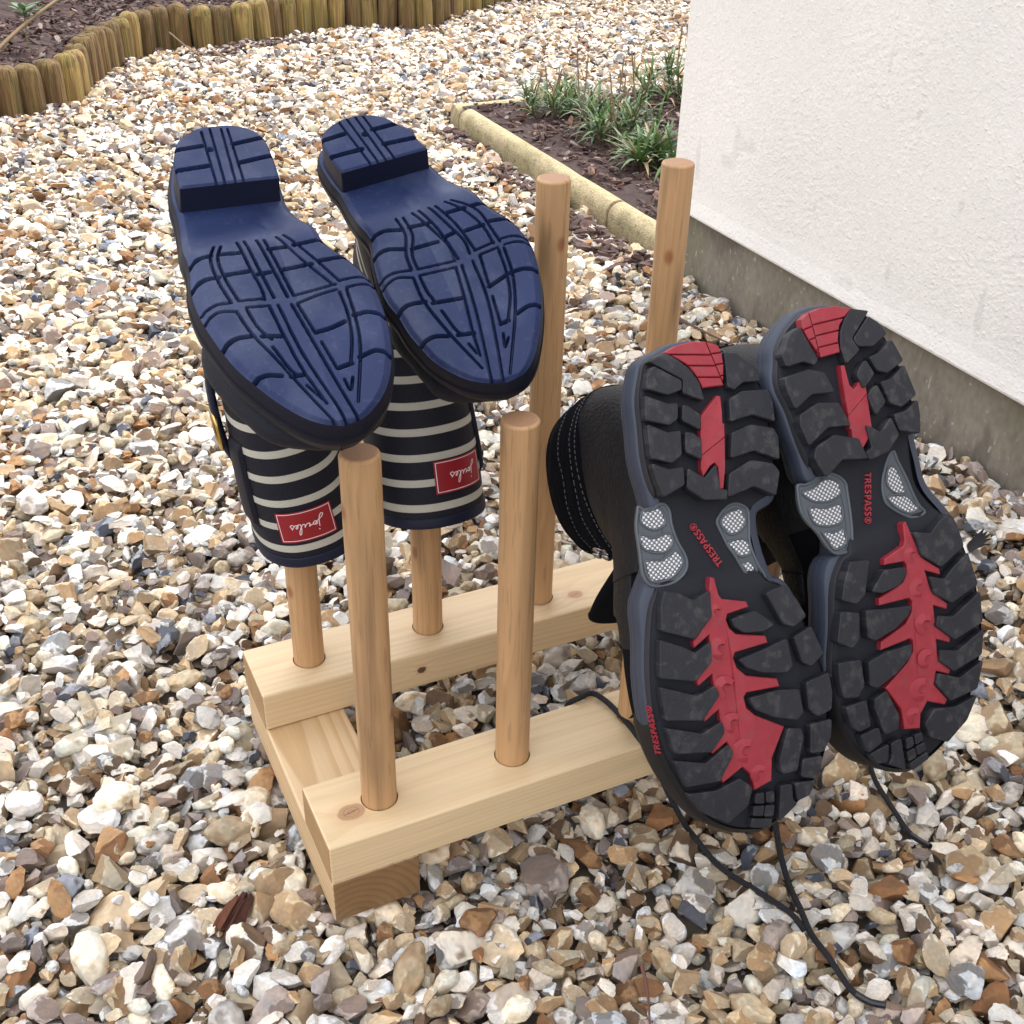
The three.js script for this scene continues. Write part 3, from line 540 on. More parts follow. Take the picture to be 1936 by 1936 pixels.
// sheet between a left and a right chain, heights from fn(x, y, distance to the edge)
function sheet(L, R, y0, y1, rows, cols, fn, endEase = true) {
  const pos = [], idx = [], uv = [];
  for (let j = 0; j <= rows; j++) {
    const t = j / rows, y = endEase ? lerp(y0, y1, lerp(t, 0.5 - 0.5 * cos(PI * t), 0.35)) : lerp(y0, y1, t), a = xAt(L, y), b = xAt(R, y);
    for (let i = 0; i <= cols; i++) { const x = lerp(a, b, i / cols), e = min(x - a, b - x, abs(y - y1) * 1.5 + (endEase ? 0 : 1), 1); pos.push(x, y, fn(x, y, e)); uv.push(x, y); }
  }
  for (let j = 0; j < rows; j++) for (let i = 0; i < cols; i++) { const k = j * (cols + 1) + i; idx.push(k, k + cols + 1, k + 1, k + 1, k + cols + 1, k + cols + 2); }
  return geom(pos, idx, uv);
}
function wall(loop, levels, zf) { // strip round a closed loop; levels of [z, outward]
  const pos = [], idx = [], n = loop.length, nr = loop.map((p, i) => { const a = loop[(i + n - 1) % n], b = loop[(i + 1) % n], dx = b[0] - a[0], dy = b[1] - a[1], l = hypot(dx, dy) || 1; return [dy / l, -dx / l]; });
  let area = 0; loop.forEach((p, i) => { const q = loop[(i + 1) % n]; area += p[0] * q[1] - q[0] * p[1]; }); const s = area > 0 ? 1 : -1;
  for (const [z, o] of levels) loop.forEach((p, i) => { const x = p[0] + nr[i][0] * o * s, y = p[1] + nr[i][1] * o * s; pos.push(x, y, z + (zf ? zf(x, y) : 0)); });
  for (let k = 0; k < levels.length - 1; k++) for (let i = 0; i < n; i++) { const a = k * n + i, b = k * n + (i + 1) % n; if (s > 0) idx.push(a, a + n, b, b, a + n, b + n); else idx.push(a, b, a + n, b, b + n, a + n); }
  return geom(pos, idx, pos.length ? Array(pos.length / 3 * 2).fill(0) : []);
}
// bent tube for an upper: stations of {c, X, D, rx, rd} make rings c + X rx cos + D rd sin, exponent e squares them off
class Loft {
  constructor(st, e = 2.25) { this.st = st; this.e = e; this.len = [0]; for (let i = 1; i < st.length; i++) this.len.push(this.len[i - 1] + st[i].c.distanceTo(st[i - 1].c)); }
  at(s, th, off = 0) { // s in 0..1 along, th round
    const n = this.st.length - 1, f = clamp(s) * n, i = min(n - 1, floor(f)), t = f - i, cr = (k) => { const g = (j) => k(this.st[clamp(j, 0, n)]), a = g(i - 1), b = g(i), c = g(i + 1), d = g(i + 2); return typeof b === 'number' ? 0.5 * (2 * b + (c - a) * t + (2 * a - 5 * b + 4 * c - d) * t * t + (3 * b - a - 3 * c + d) * t * t * t) : b.clone().multiplyScalar(2).add(c.clone().sub(a).multiplyScalar(t)).add(a.clone().multiplyScalar(2).addScaledVector(b, -5).addScaledVector(c, 4).sub(d).multiplyScalar(t * t)).add(b.clone().multiplyScalar(3).sub(a).addScaledVector(c, -3).add(d).multiplyScalar(t * t * t)).multiplyScalar(0.5); };
    const c = cr((q) => q.c), X = cr((q) => q.X).normalize(), D = cr((q) => q.D).normalize(), rx = max(0.0005, cr((q) => q.rx)) + off, rd = max(0.0005, cr((q) => q.rd)) + off;
    const k = (v) => sign(v) * pow(abs(v), 2 / this.e);
    return c.addScaledVector(X, rx * k(cos(th))).addScaledVector(D, rd * k(sin(th)));
  }
  dist(s) { const n = this.st.length - 1, f = clamp(s) * n, i = min(n - 1, floor(f)); return lerp(this.len[i], this.len[i + 1], f - i); }
  mesh(s0, s1, rows, th0, th1, cols, off = () => 0, flip = false) {
    const pos = [], idx = [], uv = [];
    for (let j = 0; j <= rows; j++) for (let i = 0; i <= cols; i++) { const s = lerp(s0, s1, j / rows), th = lerp(th0, th1, i / cols), p = this.at(s, th, off(s, th)); pos.push(p.x, p.y, p.z); uv.push(th / (2 * PI), this.dist(s)); }
    for (let j = 0; j < rows; j++) for (let i = 0; i < cols; i++) { const k = j * (cols + 1) + i; if (flip) idx.push(k, k + cols + 1, k + 1, k + 1, k + cols + 1, k + cols + 2); else idx.push(k, k + 1, k + cols + 1, k + 1, k + cols + 2, k + cols + 1); }
    return geom(pos, idx, uv);
  }
}
// ---------------------------------------------------------------- the wellington boots
const rubberCol = tex(1024, 1024, (u, v) => { // 0.3 m tile; navy rubber with pale scuffs and dust in grains
  const X = u * 0.3, Y = v * 0.3, n = fbm(X * 30, Y * 30, 1, 3), d = sstep(0.46, 0.75, fbm(X * 38, Y * 30, 5, 4)), f = noise(X * 900, Y * 900, 3), sc = sstep(0.72, 0.80, fbm(X * 160, Y * 50, 8, 3)), sp = sstep(0.80, 0.86, noise(X * 420, Y * 420, 12));
  const k = 0.85 + 0.3 * (n - 0.5), dust = 0.22 * d * (0.75 + 0.5 * f) + 0.06 * sc * f + 0.12 * sp;
  return [lerp(0.0170 * k, 0.10, dust), lerp(0.0295 * k, 0.118, dust), lerp(0.092 * k, 0.18, dust)];
}, true);
rubberCol.repeat.set(1 / 0.3, 1 / 0.3);
const rubberRough = tex(512, 512, (u, v) => 0.36 + 0.3 * fbm(u * 18, v * 18, 2, 4)); rubberRough.repeat.set(1 / 0.3, 1 / 0.3);
const soleMat = new THREE.MeshPhysicalMaterial({ map: rubberCol, roughnessMap: rubberRough, roughness: 1, specularIntensity: 0.4 });
const foxMat = mat(0.0070, 0.0078, 0.016, 0.55, { specularIntensity: 0.45 }), navyMat = mat(0.0095, 0.0120, 0.030, 0.5, { specularIntensity: 0.5 });
const stripeTex = tex(8, 2048, (u, v) => { // 0.4 m up the leg from the rim: cream bands on near-black navy
  const d = v * 0.4, q = (d - 0.0155) / 0.0212, k = abs(q - Math.round(q)) * 0.0212, on = 1 - sstep(0.0029, 0.0033, k), in_ = d > 0.011 && d < 0.262 ? on : 0;
  return [lerp(0.0095, 0.47, in_), lerp(0.0100, 0.455, in_), lerp(0.0175, 0.385, in_)];
}, true); stripeTex.repeat.set(1, 1 / 0.4); stripeTex.wrapT = THREE.ClampToEdgeWrapping;
const rubberBump = tex(256, 256, (u, v) => fbm(u * 60, v * 60, 3, 3));
rubberBump.repeat.set(6, 20);
const stripeMat = new THREE.MeshPhysicalMaterial({ map: stripeTex, bumpMap: rubberBump, bumpScale: 0.0004, roughness: 0.62, specularIntensity: 0.5 });
const goldMat = mat(0.72, 0.52, 0.18, 0.28, { metalness: 1 });
// red label with a white rule and a name in handwriting
const labelCanvas = document.createElement('canvas'); labelCanvas.width = 512; labelCanvas.height = 320;
{
  const c = labelCanvas.getContext('2d'); c.fillStyle = '#8e1420'; c.fillRect(0, 0, 512, 320); c.strokeStyle = '#e6dcdc'; c.lineWidth = 7; c.strokeRect(18, 18, 476, 284);
  c.lineWidth = 8; c.lineCap = c.lineJoin = 'round'; c.beginPath(); // j o u l e s, joined, leaning right
  c.moveTo(150, 120); c.bezierCurveTo(148, 170, 140, 232, 112, 240); c.bezierCurveTo(92, 244, 96, 214, 130, 196);
  c.bezierCurveTo(160, 182, 170, 172, 182, 150); c.bezierCurveTo(168, 136, 154, 168, 172, 182); c.bezierCurveTo(190, 188, 204, 158, 184, 150); c.bezierCurveTo(196, 160, 210, 158, 222, 146);
  c.bezierCurveTo(212, 172, 216, 188, 232, 180); c.bezierCurveTo(246, 170, 254, 156, 258, 146); c.bezierCurveTo(250, 172, 256, 188, 272, 178);
  c.bezierCurveTo(300, 150, 322, 92, 314, 78); c.bezierCurveTo(298, 72, 280, 150, 292, 184); c.bezierCurveTo(306, 194, 330, 170, 338, 152); c.bezierCurveTo(330, 136, 310, 160, 318, 180);
  c.bezierCurveTo(334, 194, 358, 168, 374, 142); c.bezierCurveTo(368, 160, 392, 170, 384, 184); c.bezierCurveTo(374, 194, 356, 186, 354, 180); c.stroke();
  c.fillStyle = '#e6dcdc'; c.beginPath(); c.arc(158, 88, 6, 0, 7); c.fill();
}
const labelTex = new THREE.CanvasTexture(labelCanvas); labelTex.colorSpace = THREE.SRGBColorSpace; labelTex.magFilter = labelTex.minFilter = THREE.LinearFilter;
const labelMat = new THREE.MeshPhysicalMaterial({ map: labelTex, roughness: 0.5 });

function welly(F, T, side, openW, label, names) { // side: -1 when its strap is on the left as seen, 1 on the right
  const boot = thing('wellington_boot', label, 'wellington boot', F.O, 'pair of striped wellington boots'); setFrame(boot, F.O, F.w, F.a, F.n);
  const fore = pairs(T.fore), heel = pairs(T.heel), hi = heel.reduce((b, p, i) => (p[1] > heel[b][1] ? i : b), 0), ti = fore.reduce((b, p, i) => (p[1] < fore[b][1] ? i : b), 0);
  const heelL = heel.slice(0, hi + 1), heelR = heel.slice(hi);
  const hl = heel[0], hr = heel[heel.length - 1], fl = fore[0], fr = fore[fore.length - 1], yH = (hl[1] + hr[1]) / 2, yT = fore[ti][1], yTop = heel[hi][1];
  const archL = [0.35, 0.7].map((t) => [lerp(hl[0], fl[0], t) - 0.003 * sin(PI * t), lerp(hl[1], fl[1], t)]), archR = [0.35, 0.7].map((t) => [lerp(hr[0], fr[0], t) + 0.003 * sin(PI * t), lerp(hr[1], fr[1], t)]);
  const out = 0.0035, L = chain([...heelL.slice().reverse().map(([x, y]) => [x - out * (y < yTop - 0.004 ? 1 : 0.2), y + (y > yTop - 0.02 ? 0.004 : 0)]), ...archL, ...fore.slice(0, ti + 1)]), R = chain([...heelR.map(([x, y]) => [x + out * (y < yTop - 0.004 ? 1 : 0.2), y + (y > yTop - 0.02 ? 0.004 : 0)]), ...archR.map((p) => p), ...fore.slice(ti).reverse()]);
  const DEEP = 0.019, spring = (y) => { const t = max(0, (-y - 0.13) / 0.15), h = max(0, (y + 0.08) / 0.08); return -0.008 * t * t - 0.002 * h * h; };
  const thin = segs(T.thin), thick = segs(T.thick);
  const foreThin = thin.filter((q) => q[1] < -0.09), foreThick = thick.filter((q) => q[1] < -0.09), heelThin = thin.filter((q) => q[1] > -0.09), heelThick = thick.filter((q) => q[1] > -0.09);
  const slopeAt = (x) => lerp(hl[1], hr[1], clamp((x - hl[0]) / (hr[0] - hl[0])));
  const yF = (fl[1] + fr[1]) / 2;
  // sole plate, arch and tread in one rubber sheet; grooves are cut in
  const plate = sheet(L, R, yTop + 0.003, yT, 600, 220, (x, y, e) => {
    const edgeY = lerp(fl[1], fr[1], clamp((x - fl[0]) / (fr[0] - fl[0]))), s = sstep(edgeY + 0.058, edgeY + 0.004, y);
    let z = lerp(-DEEP, 0, s) + spring(y); z += 0.0016 * (1 - s) * sstep(0.0, 0.012, e) * 0; const crown = 0.0026 * (1 - sstep(0, 0.0045, e)); z -= crown;
    if (y < edgeY + 0.02) {
      const a = segDist(x, y, foreThin), b = segDist(x, y, foreThick);
      z -= max(0.0046 * (1 - sstep(0.00055, 0.00100, a)), 0.0060 * (1 - sstep(0.00110, 0.0016, b)));
    }
    return z;
  });
  obj('sole', plate, soleMat, boot, 'navy rubber sole with cut tread');
  // heel block with its own grooves and dark side
  const hL = chain(heelL.slice().reverse()), hR = chain(heelR);
  const hole = [lerp(hl[0], hr[0], 0.42), lerp(yTop, yH, 0.42)];
  const front = (x, y) => y >= slopeAt(x);
  const heelTop = (() => { // rows follow the slanting front edge
    const rows = 160, cols = 170, pos = [], idx = [], uv = [];
    for (let j = 0; j <= rows; j++) for (let i = 0; i <= cols; i++) {
      const t = j / rows, yb = lerp(yTop, yH, lerp(t, sin(t * PI / 2) * 0 + 1 - cos(t * PI / 2), 0.3)), a = xAt(hL, yb), b = xAt(hR, yb), x = lerp(a, b, i / cols), y = yb + (slopeAt(x) - yH) * t;
      const e = min(x - a, b - x, (yTop - yb) * 2, (yb - yH) * 1.0), g1 = segDist(x, y, heelThin), g2 = segDist(x, y, heelThick);
      let z = spring(y) - 0.0012 * (1 - sstep(0, 0.0018, e)) - max(0.0030 * (1 - sstep(0.0004, 0.0009, g1)), 0.0060 * (1 - sstep(0.0017, 0.0022, g2)));
      const h = hypot((x - hole[0]) * 1.1, y - hole[1]); z -= 0.0035 * (1 - sstep(0.0016, 0.0030, h)) ;
      pos.push(x, y, z); uv.push(x + 0.11, y + 0.07);
    }
    for (let j = 0; j < rows; j++) for (let i = 0; i < cols; i++) { const k = j * (cols + 1) + i; idx.push(k, k + cols + 1, k + 1, k + 1, k + cols + 1, k + cols + 2); }
    return geom(pos, idx, uv);
  })();
  const hb = obj('heel', heelTop, soleMat, boot, 'stepped heel block with cross grooves');
  const heelLoop = [...hL.map(([x, y], i) => { const t = clamp((yTop - y) / (yTop - yH)); return [x, y + (slopeAt(x) - yH) * t]; }).reverse(), ...hR.slice(1).map(([x, y]) => { const t = clamp((yTop - y) / (yTop - yH)); return [x, y + (slopeAt(x) - yH) * t]; })].filter((p, i, a) => !i || hypot(p[0] - a[i - 1][0], p[1] - a[i - 1][1]) > 0.0006);
  obj('heel_side', wall(heelLoop, [[-0.0010, 0], [-0.0020, 0.0002], [-DEEP * 0.75, 0.0008], [-DEEP - 0.003, 0.0016]], (x, y) => spring(y)), navyMat, hb, 'dark side of the heel block');
  // foxing: dark rubber edge all round
  const loop = [...L.slice().reverse(), ...R.slice(1)].filter((p, i, a) => !i || hypot(p[0] - a[i - 1][0], p[1] - a[i - 1][1]) > 0.0008);
  const archZ = (x, y) => { const edgeY = lerp(fl[1], fr[1], clamp((x - fl[0]) / (fr[0] - fl[0]))), s = sstep(edgeY + 0.058, edgeY + 0.004, y); return lerp(-DEEP, 0, s) + spring(y) - 0.0026; };
  const fox = wall(loop, [[0.0002, 0], [-0.0006, 0.0004], [-0.004, 0.0016], [-0.009, 0.0016], [-0.0094, 0.0026], [-0.0145, 0.0026], [-0.015, 0.0012], [-0.024, -0.002]], (x, y) => archZ(x, y));
  obj('foxing', fox, foxMat, boot, 'near-black rubber edge of the sole');
  // upper: foot, ankle and leg
  const xc = (y) => (xAt(L, y) + xAt(R, y)) / 2, hw = (y) => (xAt(R, y) - xAt(L, y)) / 2 - 0.001;
  const X = V3(1, 0, 0), st = [], z0 = -0.026;
  for (let k = 0; k <= 9; k++) { const t = k / 9, y = lerp(yT + 0.004, -0.125, sin(t * PI / 2 * 0.98)), H = lerp(0.020, 0.078, pow(t, 1.0)) * (k ? 1 : 0.3), zz = z0 + spring(y); st.push({ c: V3(xc(y), y, zz - H / 2), X, D: V3(0, 0, 1), rx: k ? hw(y) * lerp(1, 0.72, sstep(0.45, 1, t)) : 0.0006, rd: k ? H / 2 : 0.0006 }); }
  const piv = V3(xc(-0.1), -0.108, -0.118), heelY = yTop + 0.001;
  for (const a of [22, 45, 68]) { const r = a * PI / 180, D = V3(0, sin(r), cos(r)), len = a === 45 ? 0.122 : 0.102; st.push({ c: piv.clone().addScaledVector(D, len / 2).setX(xc(-0.05) + (F.ankle ?? 0) * a / 68), X, D, rx: 0.0315, rd: len / 2 }); }
  const open = toLocal(boot, F.open), ank = V3(xc(-0.05) + (F.ankle ?? 0), (piv.y + heelY) / 2 + 0.002, -0.122), ax = open.clone().sub(ank), Dl = V3(0, 1, 0).addScaledVector(ax, -ax.y / ax.lengthSq()).normalize(), Xl = ax.clone().normalize().cross(Dl).normalize(); if (Xl.x < 0) Xl.multiplyScalar(-1);
  const NL = 12; const legFrom = st.length;
  for (let k = 0; k <= NL; k++) { const t = k / NL; st.push({ c: ank.clone().addScaledVector(ax, t), X: Xl, D: Dl, rx: lerp(0.0335, openW, sstep(0, 0.9, t)), rd: lerp(0.050, 0.0585, sstep(0, 0.8, t)) }); }
  const loft = new Loft(st), total = loft.len[loft.len.length - 1];
  const up = loft.mesh(0, 1, 150, 0, 2 * PI, 64); { const u = up.attributes.uv; for (let i = 0; i < u.count; i++) u.setY(i, total - u.getY(i)); }
  // lip and inside of the leg
  const sOpen = 1, lip = [], n = 64, rowsIn = [[1, 0.0012, 0], [1, 0.0012, 0.002], [1, -0.001, 0.0032], [1, -0.0028, 0.002], [1, -0.003, -0.002]];
  const pos = [], idx = [], axn = ax.clone().normalize();
  for (const [s, off, d] of [[1, 0, -0.006], [1, 0.0011, -0.0055], ...rowsIn, [1, -0.006, -0.05]]) for (let i = 0; i <= n; i++) { const p = loft.at(s, i / n * 2 * PI, off).addScaledVector(axn, d); pos.push(p.x, p.y, p.z); }
  for (let j = 0; j < 7; j++) for (let i = 0; i < n; i++) { const k = j * (n + 1) + i; idx.push(k, k + 1, k + n + 1, k + 1, k + n + 2, k + n + 1); }
  obj('upper', up, stripeMat, boot, 'striped leg and foot, cream bands on near-black navy');
  obj('rim', geom(pos, idx, Array(pos.length / 3 * 2).fill(0)), navyMat, boot, 'navy binding round the open top');
  // label sewn on the front of the leg, upside down as the boot hangs
  const sAt = (d) => { let lo = 0, hi2 = 1; for (let k = 0; k < 40; k++) { const m = (lo + hi2) / 2; if (total - loft.dist(m) > d) lo = m; else hi2 = m; } return lo; };
  const [th, wid] = F.tag, cx = -PI / 2 + th, lab = loft.mesh(sAt(F.tagAt[1]), sAt(F.tagAt[0]), 8, cx - wid, cx + wid, 16, () => 0.0011); { const u = lab.attributes.uv; for (let j = 0; j <= 8; j++) for (let i = 0; i <= 16; i++) u.setXY(j * 17 + i, F.flipTag ? i / 16 : 1 - i / 16, j / 8); }
  obj('name_label', lab, labelMat, boot, 'red label with a white border and white handwriting');
  // side tab with strap and gilt buckle
  const tabTh = side < 0 ? PI + 0.36 : -0.36, tab = loft.mesh(sAt(0.105), sAt(0.030), 14, tabTh - 0.24, tabTh + 0.24, 10, (s, t) => { const e = min(1, (0.24 - abs(t - tabTh)) / 0.05, (total - loft.dist(s) - 0.030) / 0.006, (0.105 - (total - loft.dist(s))) / 0.004); return 0.0004 + 0.0028 * sqrt(clamp(e)); });
  obj('strap_tab', tab, foxMat, boot);
  const bt = side < 0 ? PI + 0.05 : -0.05, b0 = loft.at(sAt(0.092), bt, 0.004), b1 = loft.at(sAt(0.150), bt, 0.006), outv = loft.at(0.9, bt, 0.02).sub(loft.at(0.9, bt, 0)).normalize(), alongv = b1.clone().sub(b0).normalize(), acr = outv.clone().cross(alongv).normalize();
  const strapMid = loft.at(sAt(0.125), bt, 0.009), strap = tube([loft.at(sAt(0.080), bt, 0.000), b0.clone().addScaledVector(outv, 0.000), strapMid.clone().addScaledVector(outv, -0.002), b1.clone().addScaledVector(outv, 0.000), loft.at(sAt(0.172), bt, 0.002)], 0.0032, 24, 8);
  { const p = strap.attributes.position, c = strapMid, v = V3(); for (let i = 0; i < p.count; i++) { v.fromBufferAttribute(p, i); const k = v.clone().sub(c).dot(acr); v.addScaledVector(acr, k * 1.3); p.setXYZ(i, v.x, v.y, v.z); } strap.computeVertexNormals(); }
  obj('strap', strap, navyMat, boot);
  const bw = 0.011, bh = 0.014, bc = loft.at(sAt(0.108), bt, 0.0085), corner = (a, b) => bc.clone().addScaledVector(acr, a * bw).addScaledVector(alongv, b * bh);
  const ring = []; for (let i = 0; i < 16; i++) { const a = i / 16 * 2 * PI, k = (v) => sign(v) * pow(abs(v), 0.5); ring.push(corner(k(cos(a)), k(sin(a)))); }
  const bk = obj('buckle', tube(ring, 0.0015, 48, 8, true), goldMat, boot, 'gilt buckle');
  obj('prong', tube([corner(0, -1), corner(0, 0).addScaledVector(outv, 0.0015), corner(0, 1)], 0.0011, 8, 6), goldMat, bk);
  return { boot, loft };
}
welly({ O: [0.03405, 0.55261, -0.22008], w: [0.99911, 0.00351, 0.04192], a: [-0.03776, -0.36449, 0.93044], n: [-0.01854, 0.9312, 0.36404], open: [0.0605, 0.229, -0.213], ankle: 0.010, tag: [-0.09, 0.46], tagAt: [0.022, 0.050] },
  SOLE.L, -1, 0.0440, 'left one of the two striped wellington boots, upside down on a peg, gilt buckle showing');
welly({ O: [0.14374, 0.54182, -0.25481], w: [0.97894, 0.17993, 0.09644], a: [-0.00572, -0.44807, 0.89398], n: [-0.20406, 0.87571, 0.4376], open: [0.1665, 0.220, -0.214], tag: [0.30, 0.47], tagAt: [0.026, 0.054] },
  SOLE.R, 1, 0.0465, 'right one of the two striped wellington boots, upside down beside the bare tall peg');
// ---------------------------------------------------------------- the walking boots
const font = await new FontLoader().loadAsync('fonts/droid/droid_sans_bold.typeface.json');
const lugCol = tex(512, 512, (u, v) => { const n = fbm(u * 24, v * 24, 1, 3), d = sstep(0.50, 0.78, fbm(u * 40, v * 34, 4, 4)), f = noise(u * 300, v * 300, 3), sc = sstep(0.74, 0.82, fbm(u * 120, v * 40, 8, 3)); const k = 0.85 + 0.3 * (n - 0.5), t = clamp(0.24 * d * (0.4 + f) + 0.20 * sc * f); return [lerp(0.0190 * k, 0.12, t), lerp(0.0200 * k, 0.11, t), lerp(0.0260 * k, 0.10, t)]; }, true);
lugCol.repeat.set(1 / 0.2, 1 / 0.2);
const lugBump = tex(256, 256, (u, v) => fbm(u * 60, v * 60, 2, 3)); lugBump.repeat.set(1 / 0.06, 1 / 0.06);
const lugMat = new THREE.MeshPhysicalMaterial({ map: lugCol, bumpMap: lugBump, bumpScale: 0.0002, roughness: 0.6, specularIntensity: 0.7 });
const plateMat = new THREE.MeshPhysicalMaterial({ color: new THREE.Color().setRGB(0.012, 0.013, 0.018), roughness: 0.7, specularIntensity: 0.5 });
const redTex = tex(256, 256, (u, v) => { const n = fbm(u * 20, v * 20, 1, 4), g = sstep(0.56, 0.75, fbm(u * 30, v * 26, 5, 3)) * 0.35 * noise(u * 160, v * 160, 2); const k = 0.88 + 0.3 * (n - 0.5); return [lerp(0.315 * k, 0.15, g), lerp(0.020 * k, 0.08, g), lerp(0.034 * k, 0.07, g)]; }, true); redTex.repeat.set(1 / 0.12, 1 / 0.12);
const redMat = new THREE.MeshPhysicalMaterial({ map: redTex, roughness: 0.55 });
const frameMat = mat(0.070, 0.082, 0.094, 0.32);
const weave = tex(256, 256, (u, v) => { const X = u * 8, Y = v * 8, k = (floor(X) + floor(Y)) & 1, a = X - floor(X), b = Y - floor(Y), t = k ? sin(PI * a) : sin(PI * b), e = pow(sin(PI * a) * sin(PI * b), 0.3); return k ? [0.72 * e + 0.08, 0.74 * e + 0.08, 0.78 * e + 0.08] : [0.17 * e, 0.175 * e, 0.185 * e]; }, true);
const weaveBump = tex(256, 256, (u, v) => { const X = u * 8, Y = v * 8, k = (floor(X) + floor(Y)) & 1, a = X - floor(X), b = Y - floor(Y); return (k ? 0.55 : 0.25) + 0.4 * pow(sin(PI * a) * sin(PI * b), 0.5); });
weave.repeat.set(1 / 0.0135, 1 / 0.0135); weaveBump.repeat.set(1 / 0.0135, 1 / 0.0135);
const weaveMat = new THREE.MeshPhysicalMaterial({ map: weave, bumpMap: weaveBump, bumpScale: 0.0006, roughness: 0.30, metalness: 0.45, clearcoat: 0.8, clearcoatRoughness: 0.25 });
const midTex = tex(512, 256, (u, v) => { const n = fbm(u * 30, v * 10, 1, 4), d = sstep(0.55, 0.8, fbm(u * 60, v * 30, 4, 3)); const k = 0.85 + 0.4 * (n - 0.5); return [lerp(0.058 * k, 0.12, 0.4 * d), lerp(0.074 * k, 0.125, 0.4 * d), lerp(0.128 * k, 0.15, 0.4 * d)]; }, true);
const midMat = new THREE.MeshPhysicalMaterial({ color: new THREE.Color().setRGB(0.033, 0.041, 0.062), roughness: 0.62 });
const suedeTex = tex(512, 512, (u, v) => { const k = 0.5 + 1.0 * fbm(u * 90, v * 90, 3, 3); return [0.0052 * k, 0.0054 * k, 0.0072 * k]; }, true); suedeTex.repeat.set(6, 10);
const suedeMat = new THREE.MeshPhysicalMaterial({ map: suedeTex, roughness: 0.95, specularIntensity: 0.18 });
const hideTex = tex(512, 512, (u, v) => { const k = 0.7 + 0.5 * fbm(u * 60, v * 60, 3, 4); return [0.0085 * k, 0.0083 * k, 0.0096 * k]; }, true); hideTex.repeat.set(3, 6);
const hideBump = tex(256, 256, (u, v) => fbm(u * 50, v * 50, 2, 3)); hideBump.repeat.set(4, 12);
const hideMat = new THREE.MeshPhysicalMaterial({ map: hideTex, bumpMap: hideBump, bumpScale: 0.0006, roughness: 0.6, specularIntensity: 0.6 });
const threadMat = mat(0.085, 0.085, 0.095, 0.8), steelMat = mat(0.55, 0.55, 0.56, 0.32, { metalness: 1 });
const laceBump = tex(128, 128, (u, v) => { const a = (u * 4 + v * 4) % 1, b = (u * 4 - v * 4 + 8) % 1; return max(sin(PI * a), sin(PI * b)); }); laceBump.repeat.set(40, 1);
const laceMat = new THREE.MeshPhysicalMaterial({ color: new THREE.Color().setRGB(0.010, 0.010, 0.013), bumpMap: laceBump, bumpScale: 0.0008, roughness: 0.85 });
const agletMat = mat(0.012, 0.012, 0.014, 0.25);

const KT = 0.0195, KH = 0.0150, bend = (y) => { const t = max(0, (-y - 0.17) / 0.15), h = max(0, (y + 0.10) / 0.10); return -KT * t * t - KH * h * h; };
const bent = (g) => mapPos(g, (v) => { v.z += bend(v.y); });
function slab(poly, z0, z1, bev, holes = []) { // polygon raised from z0 to z1 with softened top edge, then bent with the sole
  const s = new THREE.Shape(poly.map(([x, y]) => new THREE.Vector2(x, y))); for (const h of holes) s.holes.push(new THREE.Path(h.map(([x, y]) => new THREE.Vector2(x, y))));
  const g = new THREE.ExtrudeGeometry(s, { depth: z1 - z0 - bev, bevelEnabled: true, bevelSize: bev, bevelThickness: bev, bevelSegments: 1, bevelOffset: -bev * 0.35, curveSegments: 1 });
  g.translate(0, 0, z0); const f = bent(g), n = toCreasedNormals(f, 0.35), u = n.attributes.uv, p = n.attributes.position; for (let i = 0; i < p.count; i++) u.setXY(i, p.getX(i) + 0.3, p.getY(i)); return n;
}
function clipPoly(poly, a, b, c) { // keep a x + b y <= c
  const out = []; for (let i = 0; i < poly.length; i++) { const p = poly[i], q = poly[(i + 1) % poly.length], d = a * p[0] + b * p[1] - c, e = a * q[0] + b * q[1] - c; if (d <= 0) out.push(p); if ((d < 0 && e > 0) || (d > 0 && e < 0)) { const t = d / (d - e); out.push([lerp(p[0], q[0], t), lerp(p[1], q[1], t)]); } } return out;
}
const soften = (poly, k = 0.12) => poly.flatMap((p, i) => { const a = poly[(i + poly.length - 1) % poly.length], b = poly[(i + 1) % poly.length], la = hypot(a[0] - p[0], a[1] - p[1]), lb = hypot(b[0] - p[0], b[1] - p[1]), ka = min(k, 0.0009 / la), kb = min(k, 0.0009 / lb); return [[lerp(p[0], a[0], ka), lerp(p[1], a[1], ka)], [lerp(p[0], b[0], kb), lerp(p[1], b[1], kb)]]; });
function writing(text, size, deep) { const g = new TextGeometry(text, { font, size, depth: deep, curveSegments: 3, bevelEnabled: false }); g.computeBoundingBox(); g.translate(-(g.boundingBox.min.x + g.boundingBox.max.x) / 2, -(g.boundingBox.min.y + g.boundingBox.max.y) / 2, 0); return g; }

